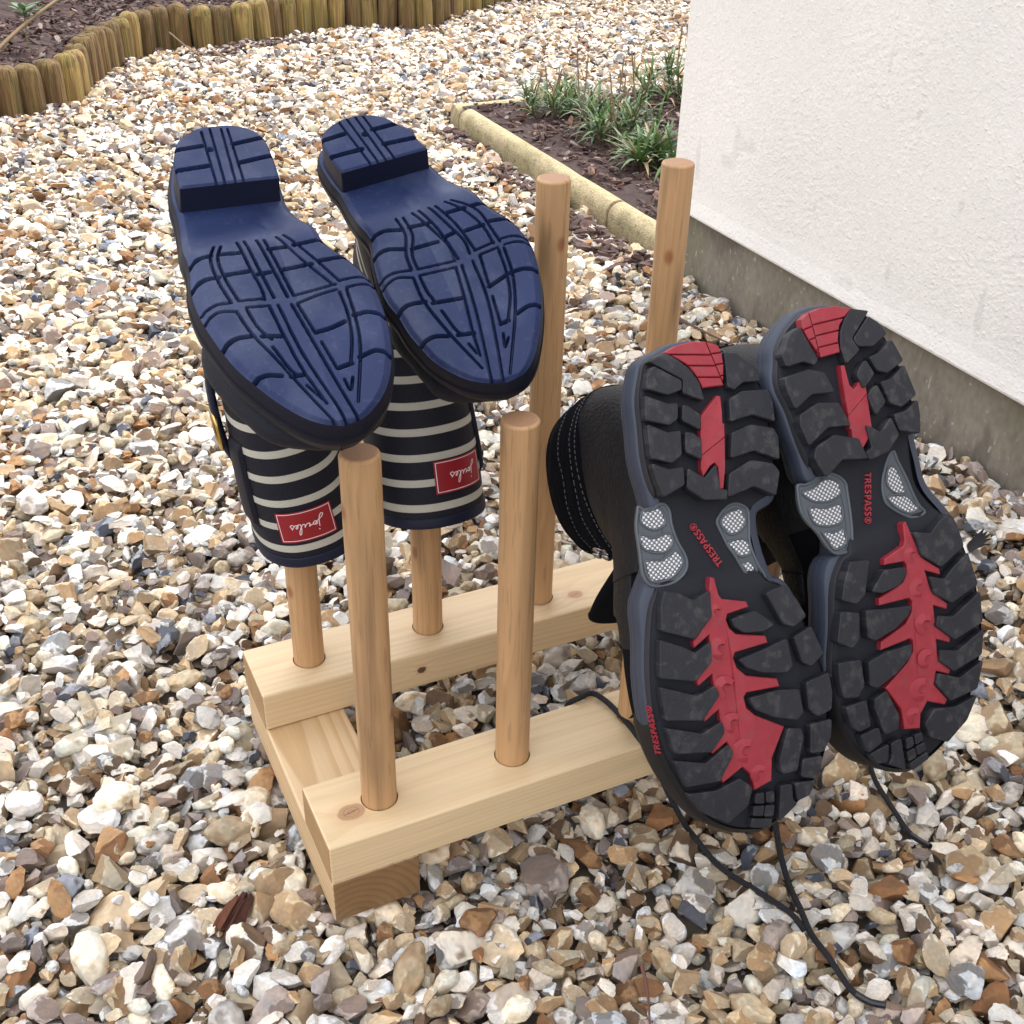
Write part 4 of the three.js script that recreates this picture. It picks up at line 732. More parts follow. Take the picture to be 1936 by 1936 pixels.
function walkingBoot(F, S, label) {
  const boot = thing('walking_boot', label, 'walking boot', F.O, 'pair of black walking boots with red and black soles'); setFrame(boot, F.O, F.w, F.a, F.n);
  const out = pairs(TREAD.outl, S), ti = out.reduce((b, p, i) => (p[1] < out[b][1] ? i : b), 0), hi = out.reduce((b, p, i) => (p[1] > out[b][1] ? i : b), 0);
  const one = [], two = []; for (let i = hi; ; i = (i + 1) % out.length) { one.push(out[i]); if (i === ti) break; } for (let i = hi; ; i = (i + out.length - 1) % out.length) { two.push(out[i]); if (i === ti) break; }
  const L = chain(S > 0 ? one : two, 6), R = chain(S > 0 ? two : one, 6), yTop = out[hi][1], yToe = out[ti][1];
  const inArch = (y) => sstep(-0.090, -0.098, y) * (1 - sstep(-0.148, -0.160, y));
  const base = (x, y) => lerp(-0.0078, -0.0125, inArch(y)) + bend(y);
  obj('outsole', sheet(L, R, yTop, yToe, 160, 40, (x, y, e) => base(x, y) - 0.0012 * (1 - sstep(0, 0.002, e))), plateMat, boot, 'black rubber outsole');
  // lugs, one by one
  Object.values(TREAD.lugs).forEach((l, i) => { const p = pairs(l, S), small = i > 28; obj('tread_lug', slab(soften(p), inArch(p[0][1]) > 0.5 ? -0.014 : -0.0095, small ? -0.001 : 0, small ? 0.0005 : 0.0006), lugMat, boot); });
  // red inserts
  const hbk = pairs(TREAD.heelback, S), ax0 = [0.0045 * S, -0.010], blocks = [];
  const mid = (y) => 0.0022 * S + (y + 0.03) * -0.10 * S, rows = [0.01, -0.0075, -0.0150, -0.0228, -0.0305, -0.0385, -0.06];
  for (let j = 0; j < rows.length - 1; j++) for (const h of [-1, 1]) {
    const gap = 0.0007; let p = hbk; const m1 = 0.0045 * S, slope = -0.16 * S; // x - slope*y <= m
    p = h < 0 ? clipPoly(p, 1, -slope, m1 - gap) : clipPoly(p, -1, slope, -m1 - gap);
    const tl = h < 0 ? 0.10 * S : -0.03 * S; p = clipPoly(p, 0 + tl, 1, rows[j] - gap); p = clipPoly(p, -tl, -1, -(rows[j + 1] + gap));
    if (p.length > 2) blocks.push(slab(p, -0.0065, -0.0002, 0.0006));
  }
  const floorRed = slab(hbk, -0.0095, -0.0030, 0.0003);
  const hi_ = obj('heel_insert', mergeGeometries([floorRed, ...blocks]), redMat, boot, 'red heel insert cut into small blocks');
  let arrow = pairs(TREAD.arrow, 1); if (S < 0) { const c = arrow.reduce((s, p) => [s[0] + p[0] / arrow.length, s[1] + p[1] / arrow.length], [0, 0]); arrow = arrow.map(([x, y]) => [-c[0] - (x - c[0]), c[1] - (y - c[1])]); }
  const acy = arrow.reduce((s, p) => s + p[1] / arrow.length, 0), acx = arrow.reduce((s, p) => s + p[0] / arrow.length, 0);
  const cutA = clipPoly(arrow, -0.55 * 1, 1, acy - 0.55 * acx - 0.0004), cutB = clipPoly(arrow, 0.55, -1, -acy + 0.55 * acx - 0.0004);
  obj('red_arrow', mergeGeometries([slab(arrow, -0.0095, -0.0032, 0.0002), slab(cutA, -0.007, -0.0018, 0.0004), slab(cutB, -0.007, -0.0018, 0.0004)]), redMat, boot, 'red notched arrow in the heel tread');
  const spine = pairs(TREAD.spine, S), sp = [slab(spine, -0.0095, -0.0026, 0.0006)];
  [[-0.0199, -0.1735, 4.2], [-0.0198, -0.1965, 5], [-0.0192, -0.2225, 5.2], [-0.0160, -0.2460, 4.6], [-0.0080, -0.2660, 6], [0.0012, -0.2832, 4.4]].forEach(([x, y, r], i) => { // raised lips round shallow hollows
    const R1 = r * 0.001, lip = new THREE.LatheGeometry([[R1 * 0.55, -0.0012], [R1 * 0.62, 0.0008], [R1 * 0.78, 0.0015], [R1 * 1.0, 0.0010], [R1 * 1.35, 0.0004], [R1 * 1.8, -0.0006]].map(([a, b]) => new THREE.Vector2(a, b)), 16, -0.2, 3.6);
    lip.rotateX(PI / 2); lip.scale(1, 0.8, 1); lip.rotateZ(2.6 + 0.25 * sin(i * 2.1)); lip.translate(x * S, y, -0.0024); sp.push(toCreasedNormals(bent(lip).toNonIndexed(), 0.9));
  });
  obj('red_spine', mergeGeometries(sp), redMat, boot, 'red spined insert down the forefoot tread');
  // grey shank frames with a silver woven pattern in their windows
  const cells = Object.values(F.cells ?? TREAD.cells).map((c) => { const q = pairs(c, F.cells ? 1 : S), m = q.reduce((a, p) => [a[0] + p[0] / q.length, a[1] + p[1] / q.length], [0, 0]); return q.map(([x, y]) => [lerp(m[0], x, 1.0), lerp(m[1], y, F.cells ? 1.0 : 0.94)]); });
  [[F.frameL ?? TREAD.frameL, cells.slice(0, 3)], [F.frameR ?? TREAD.frameR, cells.slice(3)]].forEach(([f, cs]) => {
    const fp = chain([...pairs(f, F.cells ? 1 : S), pairs(f, F.cells ? 1 : S)[0]], 3).slice(0, -1), rim = (p, r, z) => tube(p.map(([x, y]) => V3(x, y, z + bend(y))), r, p.length * 8, 6, true);
    const body = slab(fp, -0.0150, -0.0122, 0.0006), rims = [rim(fp.filter((_, i) => i % 2 === 0), 0.0011, -0.0122), ...cs.map((c) => rim(c, 0.0008, -0.0119))];
    const fr = obj('shank_frame', mergeGeometries([body.index ? body.toNonIndexed() : body, ...rims.map((g) => g.toNonIndexed())]), frameMat, boot, 'grey plastic shank frame with three rimmed windows');
    obj('woven_panel', mergeGeometries(cs.map((c) => slab(c, -0.0140, -0.0117, 0.0002))), weaveMat, fr, 'silver grey woven panel');
  });
  // moulded red name
  const [T0, T1] = F.text, tl = hypot(T1[0] - T0[0], T1[1] - T0[1]), tg = writing('TRESPASS\u00ae', 0.0058, 0.0016); tg.computeBoundingBox(); { const w = tg.boundingBox.max.x - tg.boundingBox.min.x; tg.scale(tl / w, min(1.15, tl / w * 1.05), 1); }
  tg.rotateZ(atan2(T1[1] - T0[1], T1[0] - T0[0])); tg.translate((T0[0] + T1[0]) / 2, (T0[1] + T1[1]) / 2, -0.0125);
  obj('lettering', bent(tg), redMat, boot, 'raised red lettering');
  if (S > 0) { const t2 = writing('TRESPASS\u00ae', 0.0062, 0.0010), a = F.side, w = hypot(a[1][0] - a[0][0], a[1][1] - a[0][1]); t2.computeBoundingBox(); const k = w / (t2.boundingBox.max.x - t2.boundingBox.min.x); t2.scale(k, k, 1);
    const Y = V3(a[0][0] - a[1][0], a[0][1] - a[1][1], 0.008).normalize(), N = V3(-0.92, -0.10, 0.40), U = N.clone().cross(Y).normalize(); N.copy(Y).cross(U); t2.applyMatrix4(new THREE.Matrix4().makeBasis(Y, U, N)); const ym = (a[0][1] + a[1][1]) / 2; t2.translate(xAt(L, ym) - 0.0016, ym, -0.0085 + bend(ym)); t2.computeVertexNormals(); obj('lettering', t2, redMat, boot, 'raised red lettering on the edge of the sole'); }
  // edge of the outsole and the blue midsole
  const loop = [...L.slice().reverse(), ...R.slice(1)].filter((p, i, a) => !i || hypot(p[0] - a[i - 1][0], p[1] - a[i - 1][1]) > 0.0009);
  obj('outsole_edge', wall(loop, [[0.0, -0.0002], [-0.001, 0.0004], [-0.006, 0.0014], [-0.010, 0.0012]], (x, y) => base(x, y)), lugMat, boot);
  // smoother waist for the midsole: the arch is not pinched in
  const waist = (p, s) => p.map(([x, y]) => { const t = sstep(-0.085, -0.12, y) * (1 - sstep(-0.15, -0.19, y)); return [x + s * 0.006 * t, y]; });
  const mloop = [...waist(L, -1).reverse(), ...waist(R, 1).slice(1)].filter((p, i, a) => !i || hypot(p[0] - a[i - 1][0], p[1] - a[i - 1][1]) > 0.0009);
  const toeUp = (y) => sstep(-0.23, -0.30, y);
  obj('midsole', wall(mloop.filter(([x, y]) => y > -0.262), [[-0.012, -0.004], [-0.0130, 0.0012], [-0.0150, 0.0026], [-0.0210, 0.0034], [-0.0218, 0.0024], [-0.0226, 0.0034], [-0.0275, 0.0030], [-0.0283, 0.0019], [-0.0291, 0.0028], [-0.0350, 0.0012], [-0.0400, -0.0016], [-0.043, -0.005]], (x, y) => bend(y) * 0.85 + 0.003 * toeUp(y)), midMat, boot, 'slate blue midsole with fine grooves');
  obj('toe_rand', wall(mloop.filter(([x, y]) => y < -0.232), [[-0.008, 0.0004], [-0.012, 0.0036], [-0.030, 0.0042], [-0.040, 0.002], [-0.052, -0.004]], (x, y) => bend(y) * 0.9), hideMat, boot, 'black rubber rand round the toe');
  // upper
  const ML = waist(L, -1), MR = waist(R, 1), xc = (y) => (xAt(ML, y) + xAt(MR, y)) / 2, hw = (y) => (xAt(MR, y) - xAt(ML, y)) / 2 - 0.003;
  const X = V3(1, 0, 0), st = [], zb = -0.034;
  for (let k = 0; k <= 8; k++) { const t = k / 8, y = lerp(yToe + 0.004, -0.170, sin(t * PI / 2 * 0.96)), H = lerp(0.034, 0.080, pow(t, 1.1)) * (k ? 1 : 0.3), z0 = zb + bend(y) * 0.8; st.push({ c: V3(xc(y), y, z0 - H / 2), X, D: V3(0, 0, 1), rx: hw(y) * lerp(0.98, 0.84, t) * (k ? 1 : 0.02), rd: k ? H / 2 : 0.0006 }); }
  const piv = V3(xc(-0.1), -0.148, -0.122), xa = xc(-0.05);
  for (const [a, len, w] of [[20, 0.100, 0.043], [45, 0.126, 0.0415], [68, 0.134, 0.040]]) { const r = a * PI / 180, D = V3(0, sin(r), cos(r)); st.push({ c: piv.clone().addScaledVector(D, len / 2).setX(lerp(piv.x, xa, a / 68)), X, D, rx: w, rd: len / 2 }); }
  const ank = V3(xa, -0.0765, -0.136), open = V3(xa, -0.075, -0.205), Dl = V3(0, 1, -0.10).normalize(), collarFrom = st.length;
  const ribs = 10; for (let k = 0; k <= ribs; k++) { const t = k / ribs, rib = 0.0030 * abs(sin(t * PI * 3)); st.push({ c: ank.clone().lerp(open, t), X, D: Dl, rx: lerp(0.0390, 0.0425, t) + rib, rd: lerp(0.0665, 0.0590, t) + rib }); }
  const loft = new Loft(st, 2.3), N = st.length - 1, sA = (k) => k / N;
  const crump = (s, t) => { const k = s * N, w = sstep(7, 12, k); return w * (0.0050 * (fbm(cos(t) * 2.2 + 7, sin(t) * 2.2, k * 0.42, 2) - 0.5) + 0.0034 * (fbm(cos(t) * 2 + 1, sin(t) * 2 + k * 0.12, k * 1.5, 2) - 0.5)); };
  obj('upper', loft.mesh(0, 1, 190, 0, 2 * PI, 96, crump), suedeMat, boot, 'black suede upper');
  { // padded collar lip and lining
    const pos = [], idx = [], n = 64, axn = open.clone().sub(ank).normalize(), L2 = [[0, -0.003], [0.0012, 0.002], [-0.001, 0.006], [-0.006, 0.0075], [-0.011, 0.003], [-0.012, -0.01], [-0.013, -0.06]];
    for (const [off, d] of L2) for (let i = 0; i <= n; i++) { const p = loft.at(1, i / n * 2 * PI, off).addScaledVector(axn, d); pos.push(p.x, p.y, p.z); }
    for (let j = 0; j < L2.length - 1; j++) for (let i = 0; i < n; i++) { const k = j * (n + 1) + i; idx.push(k, k + 1, k + n + 1, k + 1, k + n + 2, k + n + 1); }
    obj('collar', geom(pos, idx, Array(pos.length / 3 * 2).fill(0)), suedeMat, boot, 'padded black collar');
  }
  const bev = (d, w) => sqrt(clamp(d / w));
  const counter = loft.mesh(sA(8.6), sA(13.2), 40, -0.75, PI + 0.75, 60, (s, t) => { const k = s * N, q = abs(t - PI / 2) / (PI / 2 + 0.75), hiK = 13.2 - 1.9 * pow(q, 1.6) + 0.25 * sin(q * 9); return k > hiK ? -0.006 : crump(s, t) + 0.0022 * bev(min((hiK - k) * 0.01, (1 - q) * 0.06, 0.01), 0.003); });
  obj('heel_counter', counter, hideMat, boot, 'smooth charcoal heel counter');
  const sidePanel = (h) => loft.mesh(sA(5.2), sA(10.5), 30, h > 0 ? -0.5 : PI - 0.25, h > 0 ? 0.25 : PI + 0.5, 12, (s, t) => crump(s, t) + 0.0016 * bev(min((s * N - 5.2) * 0.01, (10.5 - s * N) * 0.01, (min(abs(t - (h > 0 ? -0.5 : PI - 0.25)), abs(t - (h > 0 ? 0.25 : PI + 0.5)))) * 0.04), 0.003));
  obj('side_panel', sidePanel(-1), hideMat, boot); obj('side_panel', sidePanel(1), hideMat, boot);
  // stitching in dashes
  const st_ = []; const dash = (a, b) => { st_.push(tube([a, a.clone().lerp(b, 0.5), b], 0.00042, 2, 4)); };
  const run = (fn, n) => { for (let i = 0; i < n; i++) { const a = fn((i + 0.15) / n), b = fn((i + 0.75) / n); dash(a, b); } };
  for (const h of [0, 1]) { const T = (t) => (h ? PI - t : t);
    for (const k of [14.4, 17.8]) run((u) => loft.at(sA(k - 0.5 * u), T(-0.9 + 2.1 * u), 0.0010 + crump(sA(k - 0.5 * u), T(-0.9 + 2.1 * u))), 34);
    run((u) => loft.at(sA(13.4 - 1.9 * pow(1 - u, 1.6)), T(-0.80 + 2.2 * u), 0.0020), 36);
    run((u) => loft.at(sA(11 + 11 * u), T(-1.02), 0.0010), 26);
  }
  obj('stitching', mergeGeometries(st_), threadMat, boot, 'pale stitching in short dashes').userData.kind = 'stuff';
  // lace hooks and eyelets up both sides of the throat
  for (const h of [0, 1]) for (const k of [3.6, 5.6, 9.2, 14.2, 16.6]) {
    const th = h ? PI + 0.98 : -0.98, p = loft.at(sA(k), th, 0.001), q = loft.at(sA(k), th, 0.006), nrm = q.clone().sub(p).normalize();
    const g = new THREE.LatheGeometry([[0.0001, 0.0035], [0.0030, 0.0033], [0.0042, 0.0024], [0.0040, 0.0014], [0.0018, 0.0010], [0.0016, -0.001], [0.0052, -0.0012], [0.0054, -0.002]].map(([a, b]) => new THREE.Vector2(a, b)), 14);
    g.applyQuaternion(new THREE.Quaternion().setFromUnitVectors(V3(0, 1, 0), nrm)); g.translate(p.x, p.y, p.z); obj('lace_hook', g, steelMat, boot);
  }
  // tongue, fallen open
  const tg0 = V3(xa, -0.150, -0.105), tst = []; for (let k = 0; k <= 8; k++) { const t = k / 8, c = V3(xa + 0.004 * S * t, lerp(-0.140, -0.188, pow(t, 0.9)), lerp(-0.118, -0.196, t)); tst.push({ c, X, D: V3(0, -0.85, 0.52).normalize(), rx: lerp(0.030, 0.037, sin(t * PI * 0.8)) * (k === 8 ? 0.62 : 1), rd: k === 8 ? 0.003 : 0.0075 }); }
  const tl_ = new Loft(tst, 2.6), tip = tl_.mesh(0, 1, 30, 0, 2 * PI, 32); const endc = tst[8].c;
  { const cap = [], ci = []; for (let i = 0; i <= 32; i++) { const p = tl_.at(1, i / 32 * 2 * PI); cap.push(p.x, p.y, p.z); } cap.push(endc.x, endc.y - 0.001, endc.z - 0.002); for (let i = 0; i < 32; i++) ci.push(i, i + 1, 33); obj('tongue', mergeGeometries([tip, geom(cap, ci, Array(68).fill(0))]), suedeMat, boot, 'padded black tongue hanging open'); }
  return { boot, loft };
}
const bootA = walkingBoot({ O: [0.27315, 0.45469, 0.02247], w: [0.99312, -0.04404, 0.10848], a: [-0.09674, -0.8306, 0.5484], n: [-0.06595, 0.55512, 0.82915], text: [[-0.0088, -0.1444], [-0.0255, -0.1157]], side: [[-0.0707, -0.2244], [-0.0645, -0.2582]] }, 1,
  'inner walking boot with trailing laces, sole outwards, hung toe down beside the bare pegs').boot;
const bootB = walkingBoot({ O: [0.35164, 0.46888, 0.03779], w: [0.99651, 0.08335, 0.00471], a: [0.06922, -0.8565, 0.51149], n: [-0.04666, 0.50938, 0.85928], text: [[0.0074, -0.1121], [-0.0020, -0.1450]],
  frameL: [-466, -1056, -380, -1068, -270, -1039, -201, -1049, -114, -1128, -113, -1206, -176, -1558, -206, -1582, -314, -1568, -363, -1501, -402, -1402, -481, -1263, -488, -1155], frameR: [238, -1101, 310, -1033, 333, -1118, 368, -1246, 409, -1437, 447, -1512, 339, -1512, 220, -1425, 160, -1348, 176, -1211],
  cells: { c0: [-448, -1109, -356, -1101, -257, -1072, -168, -1117, -166, -1191, -255, -1219, -381, -1187], c1: [-425, -1222, -310, -1255, -188, -1266, -208, -1373, -301, -1380, -411, -1332], c2: [-374, -1397, -292, -1429, -212, -1426, -216, -1522, -314, -1541, -346, -1471], c3: [243, -1142, 288, -1135, 325, -1244, 324, -1329, 253, -1312, 207, -1243], c4: [188, -1323, 330, -1358, 401, -1464, 336, -1479, 230, -1408] } }, -1,
  'outer walking boot on the end peg, sole outwards, its heel towards the house wall').boot;

// laces run from the boots over the rail and down on the stones
function lace(boot, world, r, seg, aglet) {
  const pts = world.map((p) => toLocal(boot, p)), g = tube(pts, r, seg, 8); { const u = g.attributes.uv; for (let i = 0; i < u.count; i++) u.setXY(i, u.getX(i), u.getY(i)); }
  const o = obj('lace', g, laceMat, boot, 'round black bootlace');
  if (aglet) { const c = new THREE.CatmullRomCurve3(pts), L = c.getLength(), a = [1 - 0.022 / L, 1 - 0.011 / L, 1].map((t) => c.getPointAt(t)); obj('lace_tip', tube(a, r * 1.06, 6, 8), agletMat, o); }
}
const on = (x, z, h = 0.003) => [x, max(topAt(x, z, 0.006), -0.006) + h, z];
lace(bootA, [[0.320, 0.004, -0.085], [0.280, 0.006, -0.088], [0.250, 0.016, -0.083], [0.2395, 0.050, -0.0755], [0.2385, 0.079, -0.0735], [0.2470, 0.0868, -0.0690], [0.2590, 0.0868, -0.0700], [0.2647, 0.0868, -0.0585], [0.2686, 0.0868, -0.0238], [0.2683, 0.0870, -0.004], [0.2700, 0.0840, 0.0055], [0.2800, 0.060, 0.0085], [0.2905, 0.032, 0.014], on(0.3020, 0.026), on(0.2985, 0.050), on(0.3030, 0.078), on(0.3165, 0.1166), on(0.3265, 0.1444), on(0.3290, 0.158)], 0.0026, 160, false);
lace(bootA, [[0.300, 0.180, 0.070], [0.330, 0.120, 0.060], [0.352, 0.050, 0.056], [0.3650, 0.018, 0.064], on(0.3578, 0.086), on(0.3454, 0.1163), on(0.3365, 0.141), on(0.331, 0.1637), on(0.3292, 0.1869), on(0.331, 0.2131), on(0.3355, 0.2242), on(0.3446, 0.2349)], 0.0026, 150, true);
lace(bootB, [[0.430, 0.150, 0.030], [0.462, 0.080, 0.030], [0.482, 0.024, 0.040], on(0.4851, 0.052), on(0.4814, 0.0822), on(0.476, 0.1131), on(0.4762, 0.1337)], 0.0024, 90, true);
// ---------------------------------------------------------------- bark mulch
const barkMat = new THREE.MeshStandardMaterial({ vertexColors: true, roughness: 0.95 });
function chipGeometry(seed) { // a splintered flake about 1 long
  const r = rng(seed), g = new THREE.BoxGeometry(1, 0.16 + 0.16 * r(), 0.26 + 0.25 * r(), 9, 2, 4), p = g.attributes.position, o = r() * 99, bow = (r() - 0.5) * 0.3, tw = (r() - 0.5) * 0.9;
  for (let i = 0; i < p.count; i++) { let x = p.getX(i), y = p.getY(i), z = p.getZ(i); const e = 1 - 0.55 * pow(abs(x) * 2, 3) * (0.4 + noise(z * 9 + o, y * 9)); z *= e; y *= e; x += 0.14 * (noise(z * 14 + o, y * 20) - 0.5) * (abs(x) > 0.3 ? 1.4 : 0.3); y += bow * (x * x - 0.1) + 0.10 * (fbm(x * 4 + o, z * 8, y * 3, 2) - 0.5) + 0.05 * (noise(x * 3 + o, z * 26) - 0.5); const c = cos(tw * x), s = sin(tw * x); p.setXYZ(i, x, y * c - z * s, y * s + z * c); }
  let n = toCreasedNormals(g.toNonIndexed(), 0.6); const q = n.attributes.position, col = []; const tone = r();
  for (let i = 0; i < q.count; i++) { const k = 0.55 + 0.9 * fbm(q.getX(i) * 5 + o, q.getZ(i) * 22, q.getY(i) * 22, 3); const b = tone < 0.62 ? [0.085, 0.050, 0.042] : tone < 0.85 ? [0.15, 0.085, 0.055] : [0.21, 0.165, 0.14]; col.push(b[0] * k, b[1] * k, b[2] * k); }
  n.setAttribute('color', new THREE.Float32BufferAttribute(col, 3)); n.deleteAttribute('uv'); return n;
}
{
  const r = rng(77), kinds = []; for (let i = 0; i < 14; i++) kinds.push({ g: chipGeometry(500 + i * 3), list: [] });
  const q = new THREE.Quaternion(), e = new THREE.Euler(), m = new THREE.Matrix4();
  const put = (x, y, z, L, tilt) => { e.set((r() - 0.5) * tilt, r() * 6.28, (r() - 0.5) * tilt); m.compose(V3(x, y, z), q.setFromEuler(e), V3(L, L * (0.7 + 0.5 * r()), L * (0.7 + 0.6 * r()))); const k = 0.65 + 0.7 * r(); kinds[floor(r() * 14)].list.push([m.clone(), k * (0.95 + 0.1 * r()), k, k]); };
  for (let i = 0; i < 5200; i++) { const x = 1.055 + 0.9 * pow(r(), 0.9), z = -1.12 - 1.06 * r(); put(x, soilY(x, z, 0.018, 3) + 0.007 * r(), z, 0.007 + 0.030 * r() * r(), 0.9); }
  for (let i = 0; i < 7000; i++) { const x = -0.5 + 3 * r(), z = logZQ(x) - 0.035 - 0.75 * pow(r(), 1.4); put(x, soilY(x, z, 0.072, 8) + 0.010 * r(), z, 0.010 + 0.034 * r() * r(), 1.1); }
  const spill = (x, z, sx, sz, n, L = 0.022) => { for (let i = 0; i < n; i++) { const a = x + sx * (r() + r() - 1), b = z + sz * (r() + r() - 1); if (a > 0.995 && b > -2.2) continue; if (b < logZQ(a) + 0.034) continue; put(a, topAt(a, b) + 0.002, b, L * (0.45 + 0.9 * r()), 0.8); } };
  spill(0.965, -1.96, 0.04, 0.13, 110); spill(0.945, -1.66, 0.05, 0.12, 70); spill(0.935, -1.36, 0.05, 0.12, 90, 0.026); spill(0.93, -1.2, 0.06, 0.08, 60, 0.028); spill(0.93, -1.02, 0.05, 0.06, 14);
  for (let i = 0; i < 420; i++) { const x = -0.3 + 2.4 * r(), z = logZQ(x) + 0.04 + 0.10 * r() * r(); put(x, topAt(x, z) + 0.001, z, 0.008 + 0.02 * r() * r(), 0.8); }
  spill(0.66, -3.10, 0.14, 0.05, 60); spill(0.85, -3.16, 0.2, 0.06, 80);
  for (let i = 0; i < 130; i++) { const x = -0.4 + 2.2 * r(), z = -3.1 + 2.7 * r(); if (canLie(x, z)) put(x, topAt(x, z) + 0.001, z, 0.008 + 0.016 * r(), 0.8); }
  const mulch = new THREE.Group(); mulch.name = 'bark_mulch'; mulch.userData.kind = 'stuff'; tag(mulch, 'dark brown bark chips over both beds and spilled on the gravel'); scene.add(mulch);
  for (const k of kinds) { const im = new THREE.InstancedMesh(k.g, barkMat, k.list.length), c = new THREE.Color(); im.name = 'bark_chips'; im.userData.kind = 'stuff'; k.list.forEach(([mm, a, b, d], i) => { im.setMatrixAt(i, mm); im.setColorAt(i, c.setRGB(a, b, d)); }); im.castShadow = im.receiveShadow = true; mulch.add(im); }
}
// ---------------------------------------------------------------- plants: tufts of narrow leaves with dead flower stalks
const leafMat = new THREE.MeshPhysicalMaterial({ vertexColors: true, roughness: 0.6, side: THREE.DoubleSide, transmission: 0.25, thickness: 0 });
function blade(pos, idx, col, base, dir, L, w, droop, c) { // one curved, folded leaf
  const up = V3(0, 1, 0), side = dir.clone().cross(up); if (side.lengthSq() < 1e-4) side.set(1, 0, 0); side.normalize(); const p = base.clone(), d = dir.clone(), n0 = pos.length / 3, S = 5;
  for (let k = 0; k <= S; k++) { const t = k / S, ww = w * (t < 0.35 ? lerp(0.45, 1, t / 0.35) : pow(1 - (t - 0.35) / 0.65, 0.75) + 0.03), nn = side.clone().cross(d).normalize(); const a = p.clone().addScaledVector(side, ww / 2).addScaledVector(nn, w * 0.12), b = p.clone().addScaledVector(side, -ww / 2).addScaledVector(nn, w * 0.12); pos.push(a.x, a.y, a.z, p.x, p.y, p.z, b.x, b.y, b.z); const s = 0.75 + 0.4 * t; for (let j = 0; j < 3; j++) col.push(c[0] * s, c[1] * s, c[2] * s); p.addScaledVector(d, L / S); d.y -= droop / S; d.normalize(); }
  for (let k = 0; k < S; k++) { const a = n0 + k * 3; idx.push(a, a + 1, a + 3, a + 1, a + 4, a + 3, a + 1, a + 2, a + 4, a + 2, a + 5, a + 4); }
}
function tuft(label, x, z, R, H, n, len, w, stalks, seed, y0 = 0.025, group) {
  const r = rng(seed), pl = thing('plant', label, 'plant', [x, y0, z], group), pos = [], idx = [], col = [], stems = [], dead = [];
  for (let s = 0; s < n; s++) { // shoots, each ending in a rosette
    const a = r() * 6.28, q = sqrt(r()), bx = cos(a) * R * q * 0.55, bz = sin(a) * R * q * 0.55, lean = V3(cos(a) * q * 0.8 + (r() - 0.5) * 0.3, 1, sin(a) * q * 0.8 + (r() - 0.5) * 0.3).normalize(), h = H * (0.25 + 0.75 * r()) * (1 - 0.35 * q);
    const tip = V3(bx, 0, bz).addScaledVector(lean, h), m = 9 + floor(r() * 7), tone = r();
    stems.push(tube([V3(bx * 0.6, -0.02, bz * 0.6), V3(bx, 0, bz).addScaledVector(lean, h * 0.5), tip], 0.0016, 6, 5));
    for (let k = 0; k < m; k++) { const t = 0.25 + 0.75 * k / m, b = V3(bx, 0, bz).addScaledVector(lean, h * t), az = k * 2.4 + s, el = lerp(0.15, 1.1, t) + (r() - 0.5) * 0.5, d = V3(cos(az) * cos(el), sin(el), sin(az) * cos(el)).addScaledVector(lean, 0.4).normalize(); const old = r() < 0.13, g = tone < 0.55 ? [0.085, 0.165, 0.030] : [0.120, 0.190, 0.090]; const v = 0.7 + 0.6 * r(); blade(pos, idx, col, b, d, len * (0.55 + 0.6 * r()), w * (0.8 + 0.4 * r()), 0.7 + 1.2 * r(), old ? [0.33, 0.24, 0.12] : g.map((c) => c * v)); }
  }
  obj('leaves', geom(pos, idx, null, col), leafMat, pl); obj('stems', mergeGeometries(stems), mat(0.13, 0.10, 0.05, 0.9), pl);
  for (let k = 0; k < stalks; k++) { const a = r() * 6.28, q = r() * R * 0.7, h = H * (0.9 + 0.75 * r()); const b = V3(cos(a) * q, 0, sin(a) * q), t = b.clone().add(V3((r() - 0.5) * 0.07, h, (r() - 0.5) * 0.07)); dead.push(tube([b, b.clone().lerp(t, 0.5).add(V3((r() - 0.5) * 0.015, 0, (r() - 0.5) * 0.015)), t], 0.0017, 10, 5)); if (r() < 0.6) { const c = b.clone().lerp(t, 0.7); dead.push(tube([c, c.clone().add(V3((r() - 0.5) * 0.04, 0.03, (r() - 0.5) * 0.04))], 0.001, 3, 4)); } }
  if (dead.length) obj('dead_stalk', mergeGeometries(dead), mat(0.19, 0.125, 0.075, 0.95), pl, 'bare brown flower stalks');
  return pl;
}
tuft('small green tuft at the far corner of the bed, straggling over its edging', 1.225, -2.055, 0.120, 0.075, 22, 0.060, 0.0060, 6, 11, 0.022);
tuft('largest green plant in the middle of the small bed with stout dead stalks', 1.255, -1.79, 0.145, 0.115, 24, 0.074, 0.0064, 7, 23, 0.022);
tuft('dark green plant tallest at the back, partly behind the house corner', 1.60, -2.06, 0.150, 0.135, 28, 0.068, 0.0062, 6, 37, 0.022);
tuft('low spreading plant with long drooping leaves near the right-hand bare peg', 1.225, -1.575, 0.080, 0.040, 14, 0.092, 0.0105, 1, 51, 0.022);
